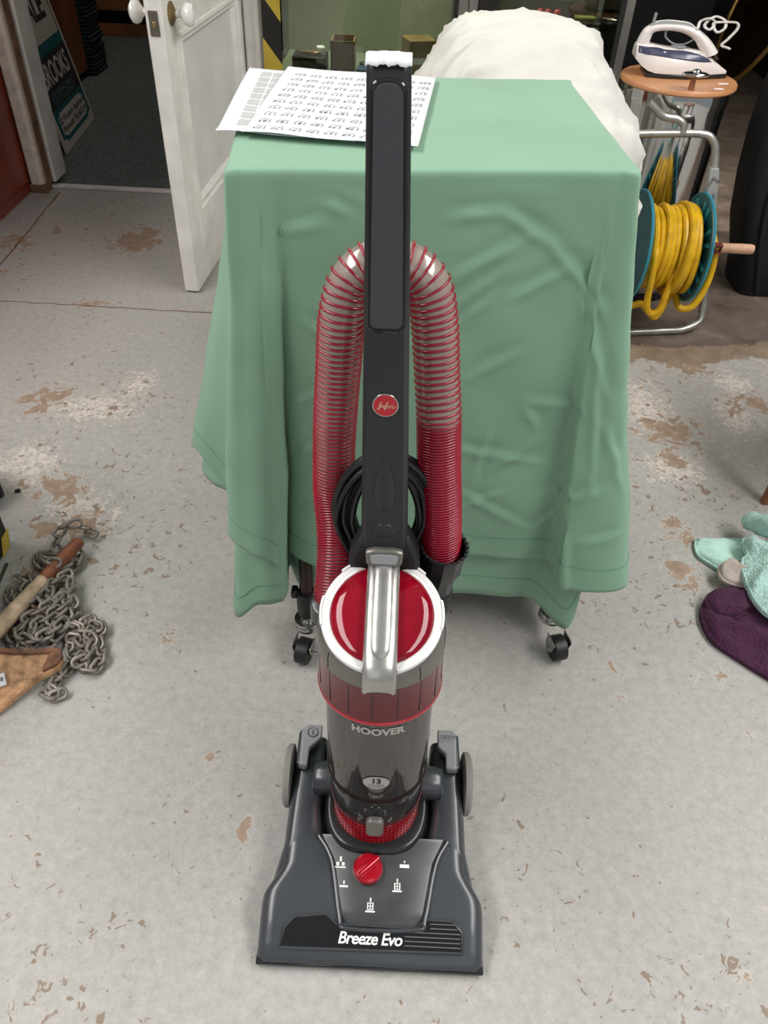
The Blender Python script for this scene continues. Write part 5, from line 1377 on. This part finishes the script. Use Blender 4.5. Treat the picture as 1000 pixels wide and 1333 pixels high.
def left_tools():
    t = thing('wooden_pole', 'pale worn wooden pole end lying through the chain', 'pole', (-.70, 1.0, 0))
    a, b = Vector((-.742, .872, .040)), Vector((-.655, 1.168, .034)); mb = MB()
    pts = [lerp(a, b, f) for f in (0, .2, .4, .5, .55, .60)]; mb.tube(pts, [.0172, .0165, .0158, .0150, .0145, .0142], 16); s = mb.obj('shaft', 'old_handle', t)
    pts = [lerp(a, b, f) for f in (.60, .7, .85, .985, 1)]; mb = MB(); mb.tube(pts, [.0141, .0138, .0134, .0130, .0112], 16); lab(mb.obj('shaft_end', 'handle_end', t), 'darker red-brown pole end')
    t = thing('rusty_blade', 'rusty iron wedge blade with a paper ticket at the left edge', 'blade', (-.68, .82, 0))
    top = [(-.80, .852, .058), (-.738, .858, .056), (-.690, .850, .054), (-.652, .853, .050), (-.592, .868, .044), (-.582, .856, .038), (-.588, .842, .030), (-.618, .822, .024), (-.645, .79, .018), (-.668, .757, .013), (-.70, .72, .012), (-.80, .69, .014)]
    n = len(top); c = Vector((-.68, .815, .034)); mb = MB(); rings = []
    for s, dz in ((1, -.011), (1, 0), (.9, .004), (.6, .002), (.3, 0), (.03, 0)):
        rings.append([c + (Vector(p) - c) * s + Vector((0, 0, dz)) for p in top])
    mb.loft(rings); bl = mb.obj('blade_plate', 'rust', t, sharp=30, bevel=.001)
    mb = MB(); mb.tube(smooth_path([(-.80, .855, .062), (-.738, .860, .060), (-.690, .853, .058), (-.652, .855, .054), (-.592, .868, .047)], 5), [.006] * 21, 8); mb.obj('rolled_edge', 'rust_dark', bl)
    mb = MB(); mb.prism([(-.606, .866), (-.586, .868), (-.580, .856), (-.588, .842), (-.612, .828)], lambda u, v, w: (u, v, .026 + (v - .82) * .40 + w), 0, .008); mb.obj('blade_tip', 'rust_dark', bl, bevel=.002)
    mb = MB(); R = Matrix.Rotation(.5, 3, 'Z'); 
    q = [Vector((-.684, .799, .040)) + R @ Vector(p) for p in ((-.016, -.011, -.006), (.016, -.011, -.006), (.016, .011, .003), (-.016, .011, .003))]
    mb.add(q, [(0, 1, 2, 3)]); tk = lab(mb.obj('paper_ticket', 'paper', t, solid=.0006), 'white paper ticket')
    m2 = MB(); put_text(m2, '108', .011, lambda u, v: Vector((-.684, .799, .0408)) + R @ Vector((u + .005, v, -.0015 + v * .41)), bold=.0002); m2.v = [tuple(v) for v in m2.v]; m2.obj('lettering', 'ink', tk, smooth=False)
    t = thing('tool_chest', 'black tool chest with yellow and black tape at the left edge', 'chest', (-1.02, .98, 0))
    mb = MB(); mb.box((-1.03, .965, .16), (.42, .45, .32)); mb.obj('chest_body', 'black_matte', t, bevel=.006)
    mb = MB(); mb.box((-1.03, .965, .335), (.43, .46, .03)); mb.obj('chest_lid', 'black_plastic', t, bevel=.006)
    mb = MB()
    for k in range(6):
        y0 = .80 + k * .068; q = [(-.8188, y0, .002), (-.8188, y0 + .034, .002), (-.8188, y0 + .052, .04), (-.8188, y0 + .018, .04)]
        mb.add(q + [(a + .0015, b, z) for a, b, z in q], [(0, 1, 2, 3), (7, 6, 5, 4), (0, 4, 5, 1), (1, 5, 6, 2), (2, 6, 7, 3), (3, 7, 4, 0)])
    mb.obj('yellow_tape', 'tape_yellow', t, smooth=False)
    t = thing('black_toolbox', 'dark box corner at the left edge, beyond the taped chest', 'box', (-.984, 1.2965, 0))
    mb = MB(); mb.box((-.984, 1.2965, .05), (.18, .10, .10), rz=.9); mb.obj('box_body', 'black_plastic', t, bevel=.008)
    mb = MB(); mb.box((-.984, 1.2965, .107), (.182, .102, .014), rz=.9); mb.obj('box_lid', 'black_matte', t, bevel=.006)
    mb = MB(); mb.tube(smooth_path([(-.802, 1.12, .004), (-.798, 1.07, .004), (-.792, 1.03, .004), (-.795, .98, .004), (-.795, .90, .004), (-.80, .62, .004)], 8), .0032, 8); tag(mb.obj('black_lead', 'cord_black'), 'thin black lead trailing beside the taped chest', 'cable')
    mb = MB(); mb.box((-.870, 1.355, .004), (.012, .007, .008), rz=.4); tag(mb.obj('black_clip', 'black_matte', bevel=.001), 'tiny black plastic clip on the floor at the left', 'clip')
left_tools()
